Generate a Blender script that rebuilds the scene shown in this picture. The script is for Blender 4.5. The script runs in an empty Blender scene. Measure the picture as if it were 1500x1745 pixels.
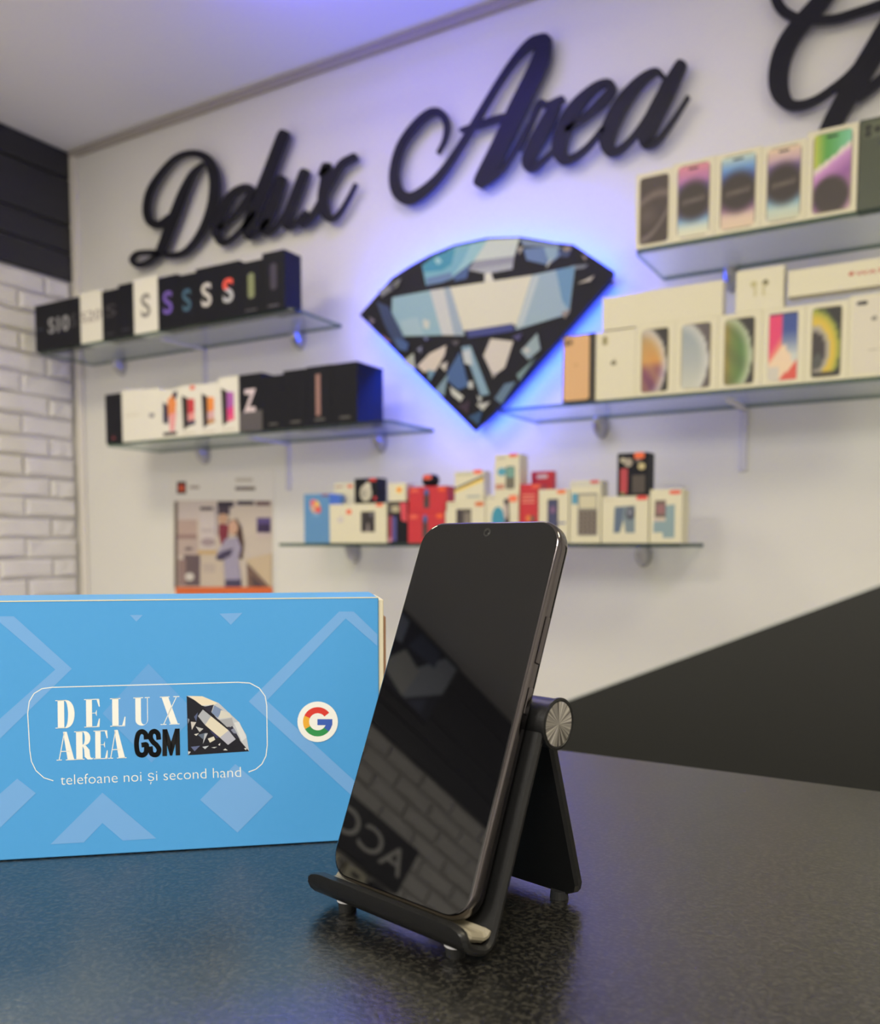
import bpy, math, random
import numpy as np
from mathutils import Matrix, Vector
random.seed(7)

# ------------------------------------------------------------------ camera, light, exposure
F, CX = 1480.0, 750.0                       # focal length in pixels of the 1500x1745 frame
PITCH, YAW = math.radians(4.0), math.radians(30.45)
CY = 925 + F * math.tan(PITCH)              # principal point row (the photo is a crop)
H = 1.202                                   # camera height above the floor
scene = bpy.context.scene
COL = scene.collection
fwd = np.array([-math.sin(YAW) * math.cos(PITCH), math.cos(YAW) * math.cos(PITCH), -math.sin(PITCH)])
rgt = np.array([math.cos(YAW), math.sin(YAW), 0.0])
upv = np.cross(rgt, fwd)
EYE = np.array([0, 0, H])

cam = bpy.data.cameras.new('camera')
cam.sensor_fit = 'HORIZONTAL'
cam.sensor_width = 36.0
cam.lens = F / 1500 * 36.0
cam.shift_y = (CY - 1745 / 2) / 1500
cam.clip_start = 0.01
cam.dof.use_dof = True
cam.dof.focus_distance = 0.385
cam.dof.aperture_fstop = 11.8
cam_o = bpy.data.objects.new('camera', cam)
COL.objects.link(cam_o)
cam_o.matrix_world = Matrix(((rgt[0], upv[0], -fwd[0], 0), (rgt[1], upv[1], -fwd[1], 0),
                             (rgt[2], upv[2], -fwd[2], H), (0, 0, 0, 1)))
scene.camera = cam_o

world = bpy.data.worlds.new('world')
world.use_nodes = True
world.node_tree.nodes['Background'].inputs[0].default_value = (0.9, 0.93, 1.0, 1)
world.node_tree.nodes['Background'].inputs[1].default_value = 0.05
scene.world = world
scene.view_settings.view_transform = 'Standard'
scene.view_settings.look = 'None'
scene.view_settings.gamma = 1.0
scene.view_settings.use_curve_mapping = False
scene.view_settings.exposure = -0.20
LAMP_COLOUR, LAMP_COOL = (1.0, 0.89, 0.60), (1.0, 0.95, 0.84)   # warm spots over the wall, whiter added fill panels behind the camera
LAMP_STRENGTH = 1.0                        # scale of all ceiling panels
HALO_STRENGTH = 100.0
UPLIGHT_STRENGTH = 230.0

D = 2.18            # distance of the shelf wall
XL = -2.873         # left wall
ZC = 1.445 + H      # ceiling
SH = 1.95           # front plane of the shelves
TABLE = H - 0.1505   # counter top

# ------------------------------------------------------------------ pixel helpers
def ray(u, v):
    return rgt * (u - CX) / F - upv * (v - CY) / F + fwd
def ony(u, v, y):
    r = ray(u, v); return EYE + r * (y / r[1])
def onz(u, v, z):
    r = ray(u, v); return EYE + r * ((z - H) / r[2])
def onplane(u, v, p, n):
    r = ray(u, v); return EYE + r * (np.dot(np.asarray(p) - EYE, n) / np.dot(r, n))
def x_at(u, z, y):
    a = u - CX; zz = z - H
    return (a * (y * fwd[1] + zz * fwd[2]) - F * y * rgt[1]) / (F * rgt[0] - a * fwd[0])

# ------------------------------------------------------------------ materials
def lin(c):
    return tuple(((x / 255) / 12.92 if x / 255 <= 0.04045 else ((x / 255 + 0.055) / 1.055) ** 2.4) for x in c[:3])
def principled(name, rgb, rough=0.5, metal=0.0, **kw):
    m = bpy.data.materials.new(name); m.use_nodes = True
    b = m.node_tree.nodes['Principled BSDF']
    b.inputs['Base Color'].default_value = (*rgb, 1)
    b.inputs['Roughness'].default_value = rough
    b.inputs['Metallic'].default_value = metal
    for k, v in kw.items():
        b.inputs[k.replace('_', ' ')].default_value = v
    return m
def noisy(name, c1, c2, scale, rough=0.5, bump=0.0, bscale=None, bdist=0.001, metal=0.0, stretch=None, **kw):
    m = principled(name, c1, rough, metal, **kw)
    nt = m.node_tree; N = nt.nodes; L = nt.links; b = N['Principled BSDF']
    tc = N.new('ShaderNodeTexCoord'); mp = N.new('ShaderNodeMapping')
    L.new(tc.outputs['Object'], mp.inputs[0])
    if stretch: mp.inputs['Scale'].default_value = stretch
    n = N.new('ShaderNodeTexNoise'); n.inputs['Scale'].default_value = scale; n.inputs['Detail'].default_value = 4
    L.new(mp.outputs[0], n.inputs['Vector'])
    mx = N.new('ShaderNodeMix'); mx.data_type = 'RGBA'
    mx.inputs[6].default_value = (*c1, 1); mx.inputs[7].default_value = (*c2, 1)
    L.new(n.outputs['Fac'], mx.inputs[0]); L.new(mx.outputs[2], b.inputs['Base Color'])
    if bump:
        n2 = N.new('ShaderNodeTexNoise'); n2.inputs['Scale'].default_value = bscale or scale
        n2.inputs['Detail'].default_value = 3
        L.new(mp.outputs[0], n2.inputs['Vector'])
        bp = N.new('ShaderNodeBump'); bp.inputs['Strength'].default_value = bump; bp.inputs['Distance'].default_value = bdist
        L.new(n2.outputs['Fac'], bp.inputs['Height']); L.new(bp.outputs[0], b.inputs['Normal'])
    return m
def emission(name, rgb, strength):
    m = bpy.data.materials.new(name); m.use_nodes = True
    nt = m.node_tree; nt.nodes.clear()
    e = nt.nodes.new('ShaderNodeEmission'); o = nt.nodes.new('ShaderNodeOutputMaterial')
    e.inputs[0].default_value = (*rgb, 1); e.inputs[1].default_value = strength
    nt.links.new(e.outputs[0], o.inputs[0]); return m
def thin_glass(name, tint, refl_rough=0.02):
    m = bpy.data.materials.new(name); m.use_nodes = True
    nt = m.node_tree; N = nt.nodes; L = nt.links; N.clear()
    o = N.new('ShaderNodeOutputMaterial'); mix = N.new('ShaderNodeMixShader')
    t = N.new('ShaderNodeBsdfTransparent'); g = N.new('ShaderNodeBsdfGlossy'); lw = N.new('ShaderNodeLayerWeight')
    pw = N.new('ShaderNodeMath'); pw.operation = 'POWER'; pw.inputs[1].default_value = 4.0
    fr = N.new('ShaderNodeMath'); fr.operation = 'MULTIPLY_ADD'; fr.inputs[1].default_value = 0.45; fr.inputs[2].default_value = 0.035
    L.new(lw.outputs['Facing'], pw.inputs[0]); L.new(pw.outputs[0], fr.inputs[0])
    t.inputs[0].default_value = (*tint, 1); g.inputs['Roughness'].default_value = refl_rough
    L.new(fr.outputs[0], mix.inputs[0]); L.new(t.outputs[0], mix.inputs[1]); L.new(g.outputs[0], mix.inputs[2])
    L.new(mix.outputs[0], o.inputs[0]); return m

def print_material():
    m = principled('print', (0.5, 0.5, 0.5), 0.42)
    nt = m.node_tree
    a = nt.nodes.new('ShaderNodeVertexColor'); a.layer_name = 'Col'
    nt.links.new(a.outputs[0], nt.nodes['Principled BSDF'].inputs['Base Color'])
    return m

M = dict(
    wall=noisy('wall_paint', (0.80, 0.79, 0.77), (0.76, 0.75, 0.73), 3, 0.55, 0.06, 160, 0.001),
    ceiling=noisy('ceiling_paint', (0.86, 0.85, 0.86), (0.83, 0.82, 0.84), 2, 0.7, 0.05, 120, 0.001),
    floor=noisy('floor_tile', (0.68, 0.66, 0.63), (0.62, 0.60, 0.58), 5, 0.35),
    brick=noisy('white_brick', (0.80, 0.78, 0.75), (0.70, 0.68, 0.66), 14, 0.6, 0.5, 38, 0.006),
    mortar=noisy('brick_mortar', (0.76, 0.74, 0.72), (0.70, 0.68, 0.66), 20, 0.8, 0.4, 90, 0.003),
    clad=noisy('black_cladding', (0.016, 0.016, 0.020), (0.026, 0.026, 0.031), 18, 0.5, 0.2, 60, 0.001, stretch=(1, 0.15, 1.5)),
    trim=noisy('trim_white', (0.78, 0.74, 0.70), (0.73, 0.70, 0.66), 6, 0.5),
    edge=noisy('ceiling_gap_shade', (0.42, 0.38, 0.35), (0.36, 0.33, 0.31), 6, 0.6),
    laminate=None,
    matteblack=noisy('black_matt_laminate', (0.015, 0.015, 0.0135), (0.022, 0.022, 0.019), 300, 0.6, 0.2, 700, 0.0003),
    band=noisy('edge_band', (0.42, 0.43, 0.41), (0.36, 0.37, 0.36), 40, 0.45),
    letter=noisy('black_acrylic', (0.011, 0.011, 0.018), (0.015, 0.015, 0.022), 20, 0.5, IOR=1.3),
    letterside=noisy('black_letter_side', (0.07, 0.07, 0.10), (0.06, 0.06, 0.085), 20, 0.45),
    glass=thin_glass('shelf_glass', (0.93, 0.965, 0.95)),
    glassedge=thin_glass('glass_edge', (0.30, 0.42, 0.38), 0.1),
    chrome=noisy('satin_chrome', (0.50, 0.50, 0.54), (0.44, 0.44, 0.48), 30, 0.32, metal=1.0),
    whitemetal=noisy('white_metal', (0.66, 0.65, 0.72), (0.60, 0.59, 0.66), 30, 0.4),
    black_card=noisy('black_card', (0.007, 0.0075, 0.013), (0.010, 0.0105, 0.017), 25, 0.5, IOR=1.3),
    warm_lit_card=noisy('warm_lit_card', (0.76, 0.72, 0.545), (0.73, 0.69, 0.52), 12, 0.45),  # white card with the warm lamp tint put into its colour
    untinted_card=noisy('untinted_white_card', (0.80, 0.78, 0.72), (0.77, 0.75, 0.69), 12, 0.45),  # the same white card without the lamp tint
    paper=noisy('poster_paper', (0.80, 0.78, 0.74), (0.77, 0.75, 0.71), 8, 0.5),
    blue_card=noisy('blue_card', (0.075, 0.36, 0.78), (0.085, 0.375, 0.80), 300, 0.40),
    cream_card=noisy('cream_card', (0.78, 0.71, 0.54), (0.72, 0.65, 0.48), 30, 0.55),
    brown_card=noisy('brown_card', (0.42, 0.24, 0.15), (0.36, 0.20, 0.12), 30, 0.55),
    red_card=noisy('red_card', (0.62, 0.03, 0.045), (0.55, 0.025, 0.04), 20, 0.42),
    sky_card=noisy('sky_card', (0.12, 0.30, 0.58), (0.10, 0.27, 0.54), 20, 0.42),
    green_card=noisy('olive_card', (0.075, 0.088, 0.060), (0.066, 0.078, 0.052), 20, 0.40),
    gold_card=noisy('gold_card', (0.66, 0.46, 0.26), (0.62, 0.43, 0.25), 20, 0.38),
    screen=noisy('phone_glass', (0.0035, 0.0035, 0.0045), (0.0045, 0.0045, 0.0055), 4, 0.012, IOR=1.52),
    phonemetal=noisy('polished_phone_frame', (0.17, 0.155, 0.16), (0.15, 0.135, 0.14), 30, 0.11, metal=1.0),
    phoneback=noisy('phone_back', (0.02, 0.02, 0.025), (0.03, 0.03, 0.035), 10, 0.3),
    lens=noisy('lens_glass', (0.007, 0.007, 0.008), (0.006, 0.006, 0.007), 50, 0.35),
    standmetal=noisy('anodised_black', (0.007, 0.007, 0.0075), (0.011, 0.011, 0.0115), 900, 0.36, 0.25, 1400, 0.0002, IOR=1.45),
    rubber=noisy('black_rubber', (0.012, 0.012, 0.012), (0.018, 0.018, 0.018), 200, 0.7),
    pad=noisy('lit_hook_liner', (0.30, 0.27, 0.20), (0.26, 0.23, 0.17), 200, 0.35),
    foot=noisy('pale_foot_glint', (0.75, 0.74, 0.78), (0.68, 0.67, 0.7), 200, 0.4),
    lampframe=noisy('lamp_frame', (0.7, 0.7, 0.7), (0.65, 0.65, 0.65), 8, 0.4),
    halo=emission('blue_led', (0.002, 0.058, 1.0), HALO_STRENGTH),
    uplight=emission('blue_uplight', (0.08, 0.05, 1.0), UPLIGHT_STRENGTH),
    signblack=noisy('sign_black', (0.006, 0.006, 0.007), (0.009, 0.009, 0.010), 10, 0.35),
)
def laminate_material():
    """black grained laminate: fine warm flecks and a pebbled sheen"""
    m = principled('black_laminate', (0.01, 0.01, 0.01), 0.30, IOR=2.2)
    nt = m.node_tree; N = nt.nodes; L = nt.links; b = N['Principled BSDF']
    tc = N.new('ShaderNodeTexCoord'); n = N.new('ShaderNodeTexNoise'); n.inputs['Scale'].default_value = 520; n.inputs['Detail'].default_value = 2.5
    L.new(tc.outputs['Object'], n.inputs['Vector'])
    mr = N.new('ShaderNodeMapRange'); mr.inputs[1].default_value = 0.46; mr.inputs[2].default_value = 0.72; L.new(n.outputs[0], mr.inputs[0])
    mx = N.new('ShaderNodeMix'); mx.data_type = 'RGBA'; mx.inputs[6].default_value = (0.004, 0.004, 0.004, 1); mx.inputs[7].default_value = (0.042, 0.039, 0.031, 1)
    L.new(mr.outputs[0], mx.inputs[0]); L.new(mx.outputs[2], b.inputs['Base Color'])
    bp = N.new('ShaderNodeBump'); bp.inputs['Strength'].default_value = 0.30; bp.inputs['Distance'].default_value = 0.0004
    L.new(n.outputs[0], bp.inputs['Height']); L.new(bp.outputs[0], b.inputs['Normal'])
    return m
M['laminate'] = laminate_material()
M['print'] = print_material()
def spun_metal():
    m = principled('spun_metal', (0.60, 0.57, 0.52), 0.30, 1.0, Anisotropic=0.85)
    nt = m.node_tree; t = nt.nodes.new('ShaderNodeTangent'); t.direction_type = 'RADIAL'; t.axis = 'X'
    nt.links.new(t.outputs[0], nt.nodes['Principled BSDF'].inputs['Tangent'])
    N, L = nt.nodes, nt.links
    tc = N.new('ShaderNodeTexCoord'); sp = N.new('ShaderNodeSeparateXYZ'); L.new(tc.outputs['Object'], sp.inputs[0])
    at = N.new('ShaderNodeMath'); at.operation = 'ARCTAN2'; L.new(sp.outputs[1], at.inputs[0]); L.new(sp.outputs[2], at.inputs[1])
    n = N.new('ShaderNodeTexNoise'); n.noise_dimensions = '1D'; n.inputs['Scale'].default_value = 5; n.inputs['Detail'].default_value = 5
    L.new(at.outputs[0], n.inputs['W'])
    mx = N.new('ShaderNodeMix'); mx.data_type = 'RGBA'; mx.inputs[6].default_value = (0.22, 0.20, 0.18, 1); mx.inputs[7].default_value = (0.95, 0.92, 0.86, 1)
    mr = N.new('ShaderNodeMapRange'); mr.inputs[1].default_value = 0.36; mr.inputs[2].default_value = 0.64; L.new(n.outputs[0], mr.inputs[0])
    L.new(mr.outputs[0], mx.inputs[0]); L.new(mx.outputs[2], N['Principled BSDF'].inputs['Base Color'])
    return m
M['spun'] = spun_metal()

# ------------------------------------------------------------------ object helpers
def link(o, parent=None):
    COL.objects.link(o)
    if parent is not None: o.parent = parent
    return o
def tag(o, label=None, cat=None, group=None, kind=None):
    if label: o['label'] = label
    if cat: o['category'] = cat
    if group: o['group'] = group
    if kind: o['kind'] = kind
    return o
def empty(name, loc, mat=None, **kw):
    o = bpy.data.objects.new(name, None); o.empty_display_size = 0.02
    o.location = loc
    if mat is not None: o.matrix_world = mat
    link(o); return tag(o, **kw)
def mesh(name, verts, faces, mats, parent=None, smooth=False, fm=None, loc=None):
    """one mesh object; verts are in the parent's (or its own) local space"""
    me = bpy.data.meshes.new(name)
    me.from_pydata([tuple(map(float, v)) for v in verts], [], faces)
    for m in (mats if isinstance(mats, (list, tuple)) else [mats]): me.materials.append(m)
    if fm: me.polygons.foreach_set('material_index', fm)
    if smooth: me.polygons.foreach_set('use_smooth', [True] * len(me.polygons))
    me.update()
    if smooth == 'angle': me.set_sharp_from_angle(angle=math.radians(38))
    o = bpy.data.objects.new(name, me)
    if loc is not None: o.location = loc
    return link(o, parent)
class MB:
    def __init__(s): s.v, s.f, s.m = [], [], []
    def add(s, v, f, mi=0):
        k = len(s.v); s.v += [tuple(p) for p in v]; s.f += [tuple(i + k for i in q) for q in f]; s.m += [mi] * len(f)
    def box(s, x0, x1, y0, y1, z0, z1, mi=0):
        s.add([(x0, y0, z0), (x1, y0, z0), (x1, y1, z0), (x0, y1, z0), (x0, y0, z1), (x1, y0, z1), (x1, y1, z1), (x0, y1, z1)],
              [(3, 2, 1, 0), (4, 5, 6, 7), (0, 1, 5, 4), (1, 2, 6, 5), (2, 3, 7, 6), (3, 0, 4, 7)], mi)
    def cbox(s, x0, x1, y0, y1, z0, z1, c, mi=0):
        """box with chamfered vertical and horizontal edges (three rings a side)"""
        def ring(z, e):
            a, b, p, q = x0 + e, x1 - e, y0 + e, y1 - e
            k = c
            return [(a + k, p, z), (b - k, p, z), (b, p + k, z), (b, q - k, z), (b - k, q, z), (a + k, q, z), (a, q - k, z), (a, p + k, z)]
        v = ring(z0, c) + ring(z0 + c, 0) + ring(z1 - c, 0) + ring(z1, c)
        f = [tuple(range(7, -1, -1)), tuple(range(24, 32))]
        for r in range(3):
            for i in range(8):
                j = (i + 1) % 8; f.append((r * 8 + i, r * 8 + j, r * 8 + 8 + j, r * 8 + 8 + i))
        s.add(v, f, mi)
    def build(s, name, mats, parent=None, smooth=False, loc=None):
        return mesh(name, s.v, s.f, mats, parent, smooth, s.m, loc)
def prism(outline, y0, y1):
    """outline: list of (x,z); extruded from y0 to y1"""
    n = len(outline)
    v = [(x, y0, z) for x, z in outline] + [(x, y1, z) for x, z in outline]
    f = [tuple(range(n)), tuple(range(2 * n - 1, n - 1, -1))]
    for i in range(n):
        j = (i + 1) % n; f.append((i, i + n, j + n, j))
    return v, f
def cyl(p0, axis, r0, r1, h, n=32):
    a = Vector(axis).normalized(); t = a.orthogonal().normalized(); b = a.cross(t); p0 = Vector(p0)
    v = []
    for k, r in ((0, r0), (1, r1)):
        for i in range(n):
            q = 2 * math.pi * i / n
            v.append(p0 + a * h * k + (t * math.cos(q) + b * math.sin(q)) * r)
    f = [tuple(range(n - 1, -1, -1)), tuple(range(n, 2 * n))] + [(i, (i + 1) % n, n + (i + 1) % n, n + i) for i in range(n)]
    return v, f
def structure(o): o['kind'] = 'structure'; return o

# ---------------------------------------------- flat print: coloured polygons laid on one face
_text_cache = {}
def text_mesh(s, bold=0.0):
    key = (s, bold)
    if key not in _text_cache:
        cu = bpy.data.curves.new('txt', 'FONT'); cu.body = s; cu.size = 1.0; cu.offset = bold; cu.resolution_u = 4
        o = bpy.data.objects.new('txt', cu); COL.objects.link(o)
        dg = bpy.context.evaluated_depsgraph_get()
        me = bpy.data.meshes.new_from_object(o.evaluated_get(dg))
        v = [tuple(p.co[:2]) for p in me.vertices]; f = [tuple(p.vertices) for p in me.polygons]
        bpy.data.objects.remove(o); bpy.data.curves.remove(cu); bpy.data.meshes.remove(me)
        _text_cache[key] = (v, f)
    return _text_cache[key]
class Print:
    """collects coloured polygons given in 2-D; to3d(x, y, layer) places them"""
    def __init__(s, to3d, gain=1.0): s.t, s.v, s.f, s.c, s.k, s.g = to3d, [], [], [], 1, gain; s.items = []
    def col(s, c): return tuple(min(0.92, x * s.g) for x in lin(c)) + (1.0,)
    def poly(s, pts, c, c2=None):
        """c2: colours per point"""
        k = len(s.v); s.items.append((k, len(s.f)))
        s.v += [s.t(x, y, s.k) for x, y in pts]
        s.c += [s.col(q) for q in c2] if c2 else [s.col(c)] * len(pts)
        s.f.append(tuple(range(k, k + len(pts)))); s.k += 1; return s
    def rect(s, x0, y0, x1, y1, c): return s.poly([(x0, y0), (x1, y0), (x1, y1), (x0, y1)], c)
    def ell(s, cx, cy, rx, ry, c, n=24, a0=0, a1=360):
        return s.poly([(cx + rx * math.cos(math.radians(a0 + (a1 - a0) * i / n)), cy + ry * math.sin(math.radians(a0 + (a1 - a0) * i / n)))
                       for i in range(n if a1 - a0 >= 360 else n + 1)], c)
    def rrect(s, x0, y0, x1, y1, rx, ry, c):
        p = []
        for qx, qy, a in ((x1 - rx, y1 - ry, 0), (x0 + rx, y1 - ry, 90), (x0 + rx, y0 + ry, 180), (x1 - rx, y0 + ry, 270)):
            for i in range(5):
                q = math.radians(a + 22.5 * i); p.append((qx + rx * math.cos(q), qy + ry * math.sin(q)))
        return s.poly(p, c)
    def line(s, pts, w, c):
        for (xa, ya), (xb, yb) in zip(pts, pts[1:]):
            dx, dy = xb - xa, yb - ya; l = math.hypot(dx, dy) or 1; nx, ny = -dy / l * w / 2, dx / l * w / 2
            ex, ey = dx / l * w * 0.2, dy / l * w * 0.2
            s.poly([(xa + nx - ex, ya + ny - ey), (xb + nx + ex, yb + ny + ey), (xb - nx + ex, yb - ny + ey), (xa - nx - ex, ya - ny - ey)], c); s.k -= 1
        s.k += 1; return s
    def ring(s, cx, cy, r0, r1, a0, a1, c, ax=1.0, n=14, slope=0.0):
        p = []
        for i in range(n + 1):
            q = math.radians(a0 + (a1 - a0) * i / n); p.append((cx + ax * r1 * math.cos(q), cy + r1 * math.sin(q)))
        for i in range(n, -1, -1):
            q = math.radians(a0 + (a1 - a0) * i / n); p.append((cx + ax * r0 * math.cos(q), cy + r0 * math.sin(q)))
        return s.poly(p, c)
    def text(s, string, o, ex, ey, c, bold=0.0, fit=None):
        """origin o, ex = vector the full string width spans (fit) or one unit, ey = one cap height"""
        v, f = text_mesh(string, bold)
        xs = [p[0] for p in v]; x0, x1 = min(xs), max(xs); w = (x1 - x0) if fit is None else 1.0
        capv, _ = text_mesh('H', 0.0); ch = max(p[1] for p in capv)
        k = len(s.v); s.items.append((k, len(s.f)))
        for x, y in v:
            a = (x - x0) / (x1 - x0); b = y / ch
            s.v.append(s.t(o[0] + ex[0] * a + ey[0] * b, o[1] + ex[1] * a + ey[1] * b, s.k))
        s.c += [s.col(c)] * len(v); s.f += [tuple(i + k for i in q) for q in f]; s.k += 1; return s
    def grad(s, x0, y0, x1, y1, fn, nx=8, ny=14):
        k = len(s.v); s.items.append((k, len(s.f)))
        for j in range(ny + 1):
            for i in range(nx + 1):
                a, b = i / nx, j / ny
                s.v.append(s.t(x0 + (x1 - x0) * a, y0 + (y1 - y0) * b, s.k)); s.c.append(s.col(fn(a, b)))
        for j in range(ny):
            for i in range(nx):
                q = k + j * (nx + 1) + i; s.f.append((q, q + 1, q + nx + 2, q + nx + 1))
        s.k += 1; return s
    def build_items(s, name, parent):
        """every printed mark as a mesh of its own"""
        for (v0, f0), (v1, f1) in zip(s.items, s.items[1:] + [(len(s.v), len(s.f))]):
            p = Print(s.t); p.v, p.c = s.v[v0:v1], s.c[v0:v1]; p.f = [tuple(i - v0 for i in q) for q in s.f[f0:f1]]; p.build(name, parent)
    def build(s, name, parent=None):
        o = mesh(name, s.v, s.f, M['print'], parent)
        at = o.data.color_attributes.new('Col', 'FLOAT_COLOR', 'POINT')
        at.data.foreach_set('color', [x for c in s.c for x in c]); return o

def mixc(a, b, t):
    t = max(0, min(1, t)); return tuple(x + (y - x) * t for x, y in zip(a, b))
def ramp(t, stops):
    for (t0, c0), (t1, c1) in zip(stops, stops[1:]):
        if t <= t1: return mixc(c0, c1, (t - t0) / max(1e-6, t1 - t0))
    return stops[-1][1]

def catmull(pts, n=7):
    p = [np.array(q, float) for q in pts]; p = [2 * p[0] - p[1]] + p + [2 * p[-1] - p[-2]]; out = []
    for i in range(1, len(p) - 2):
        for k in range(n):
            t = k / n
            out.append(0.5 * ((2 * p[i]) + (p[i + 1] - p[i - 1]) * t + (2 * p[i - 1] - 5 * p[i] + 4 * p[i + 1] - p[i + 2]) * t * t + (3 * p[i] - p[i - 1] - 3 * p[i + 1] + p[i + 2]) * t ** 3))
    out.append(p[-2]); return out

# ================================================================== THE ROOM
XR, YB = 2.3, -2.9
b = MB(); b.box(XL, XR, YB, D, -0.05, 0.0); structure(b.build('floor', M['floor']))
b = MB(); b.box(XL - 0.1, XR + 0.1, YB - 0.1, D + 0.1, ZC, ZC + 0.05); structure(b.build('ceiling', M['ceiling']))
b = MB(); b.box(XL - 0.1, XR + 0.1, D, D + 0.1, 0, ZC); structure(b.build('wall_back', M['wall']))
b = MB(); b.box(XR, XR + 0.1, YB, D, 0, ZC); structure(b.build('wall_right', M['wall']))
b = MB(); b.box(XL - 0.1, XR + 0.1, YB - 0.1, YB, 0, ZC); structure(b.build('wall_front', M['wall']))
wl = MB(); wl.box(XL - 0.13, XL - 0.02, YB, D, 0, ZC)
wall_left = structure(wl.build('wall_left', M['mortar']))
# corner trim and strip coloured as the shadow gap under the ceiling
b = MB(); b.cbox(XL + 0.001, XL + 0.040, D - 0.014, D, 0, ZC - 0.001, 0.004)
structure(b.build('trim_1', M['trim']))
b = MB(); b.cbox(XL + 0.001, XR, D - 0.016, D, ZC - 0.026, ZC, 0.004); structure(b.build('trim_2', M['edge']))

# bricks of the left wall (each one a part), black boards above them
ZB = 0.973 + H                                   # top of the brickwork
PITCHZ, PITCHY, JOINT = 0.0735, 0.213, 0.0075
def brick_mesh(w, h, seed):
    rnd = random.Random(seed); j = lambda s: rnd.uniform(-s, s)
    d = 0.018
    def ring(x, iy, iz, s):
        y0, y1, z0, z1 = -w / 2 + iy, w / 2 - iy, -h / 2 + iz, h / 2 - iz
        return [(x + j(s), y + j(s * .8), z + j(s * .8)) for y, z in
                ((y0, z0), (-w / 6, z0), (w / 6, z0), (y1, z0), (y1, z1), (w / 6, z1), (-w / 6, z1), (y0, z1))]
    v = ring(-0.02, 0, 0, 0) + ring(d * 0.45, 0.0, 0.0, 0.0030) + ring(d, 0.011, 0.010, 0.0040)
    f = []
    for r in (0, 8):
        for i in range(8):
            k = (i + 1) % 8; f.append((r + i, r + k, r + 8 + k, r + 8 + i))
    f.append((16, 17, 22, 23)); f.append((17, 18, 21, 22)); f.append((18, 19, 20, 21))
    return v, f
brick_data = []
for k in range(6):
    v, f = brick_mesh(PITCHY - JOINT, PITCHZ - JOINT, k)
    me = bpy.data.meshes.new('brick'); me.from_pydata(v, [], f); me.materials.append(M['brick']); brick_data.append(me)
half_data = []
rest = MB()
def brick_here(y, z):
    zz = z - H
    if y > 1.55 and zz > -0.40: return True
    return -2.35 < y < -1.0 and zz > 0.30
row = 0; count = 0
z = ZB - PITCHZ / 2
while z > 0.03:
    off = 0.0 if row % 2 else PITCHY / 2
    y = D - 0.012 - off + PITCHY / 2 - (PITCHY / 2 if not row % 2 else 0)
    y = D - 0.016 - (PITCHY / 2 if row % 2 else PITCHY)          # centre of the last whole brick of the course
    ys = []
    if not row % 2: ys.append((D - 0.016 - PITCHY / 4, PITCHY / 2)); y = D - 0.016 - PITCHY / 2 - PITCHY / 2
    while y - PITCHY / 2 > YB: ys.append((y, PITCHY)); y -= PITCHY
    for yc, w in ys:
        if brick_here(yc, z):
            if w == PITCHY: me = brick_data[(row * 7 + count * 5) % 6]
            else:
                v, f = brick_mesh(w - JOINT, PITCHZ - JOINT, 100 + row)
                me = bpy.data.meshes.new('brick'); me.from_pydata(v, [], f); me.materials.append(M['brick'])
            o = bpy.data.objects.new('brick', me); o.location = (XL - 0.018 + random.uniform(-.003, .002), yc, z + random.uniform(-.0015, .0015))
            link(o, wall_left); count += 1
        else:
            v, f = brick_mesh(w - JOINT, PITCHZ - JOINT, row + int(yc * 10))
            rest.add([(p[0] + XL - 0.018, p[1] + yc, p[2] + z) for p in v], f)
    row += 1; z -= PITCHZ
tag(rest.build('brickwork', M['brick'], wall_left), kind='stuff')
zs = [1.445, 1.345, 1.175, 1.075, 0.973]
for z1, z0 in zip(zs, zs[1:]):
    b = MB(); b.cbox(XL - 0.02, XL + 0.001, YB + 0.002, D - 0.002, z0 + H + 0.003, z1 + H - 0.003, 0.004)
    b.build('cladding_board', M['clad'], wall_left)

# ================================================================== THE COUNTER
cn = empty('shop_counter', (-0.3, 0.2, 0), label='long black laminate shop counter carrying the phone stand and blue box', cat='counter')
b = MB(); b.cbox(-1.0, 1.0, -0.62, 0.3825, TABLE - 0.036, TABLE, 0.0012); b.build('worktop', M['laminate'], cn)
b = MB(); b.cbox(-0.97, 0.97, 0.02, 0.34, 0.001, TABLE - 0.036, 0.002); b.build('base_panel', M['matteblack'], cn)
# sloping guard panel fixed behind the counter
PY = 1.000
pa, pb = ony(965, 1193, PY), ony(1500, 995, PY)
sl = (pb[2] - pa[2]) / (pb[0] - pa[0])
x0, x1 = pa[0] - 0.12, pb[0] + 0.40
z0, z1 = pa[2] - sl * 0.12, pb[2] + sl * 0.40
pn = empty('guard_panel', ((x0 + x1) / 2, PY, 0), label='black side panel with sloping pale top edge behind the counter', cat='panel')
ox = (x0 + x1) / 2
v, f = prism([(x0 - ox, 0.0), (x1 - ox, 0.0), (x1 - ox, z1 - 0.0032), (x0 - ox, z0 - 0.0032)], 0.0, 0.016)
mesh('board', v, f, M['matteblack'], pn)
v, f = prism([(x0 - ox, z0 - 0.0031), (x1 - ox, z1 - 0.0031), (x1 - ox, z1), (x0 - ox, z0)], -0.0004, 0.0164)
mesh('edge_strip', v, f, M['band'], pn)

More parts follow.
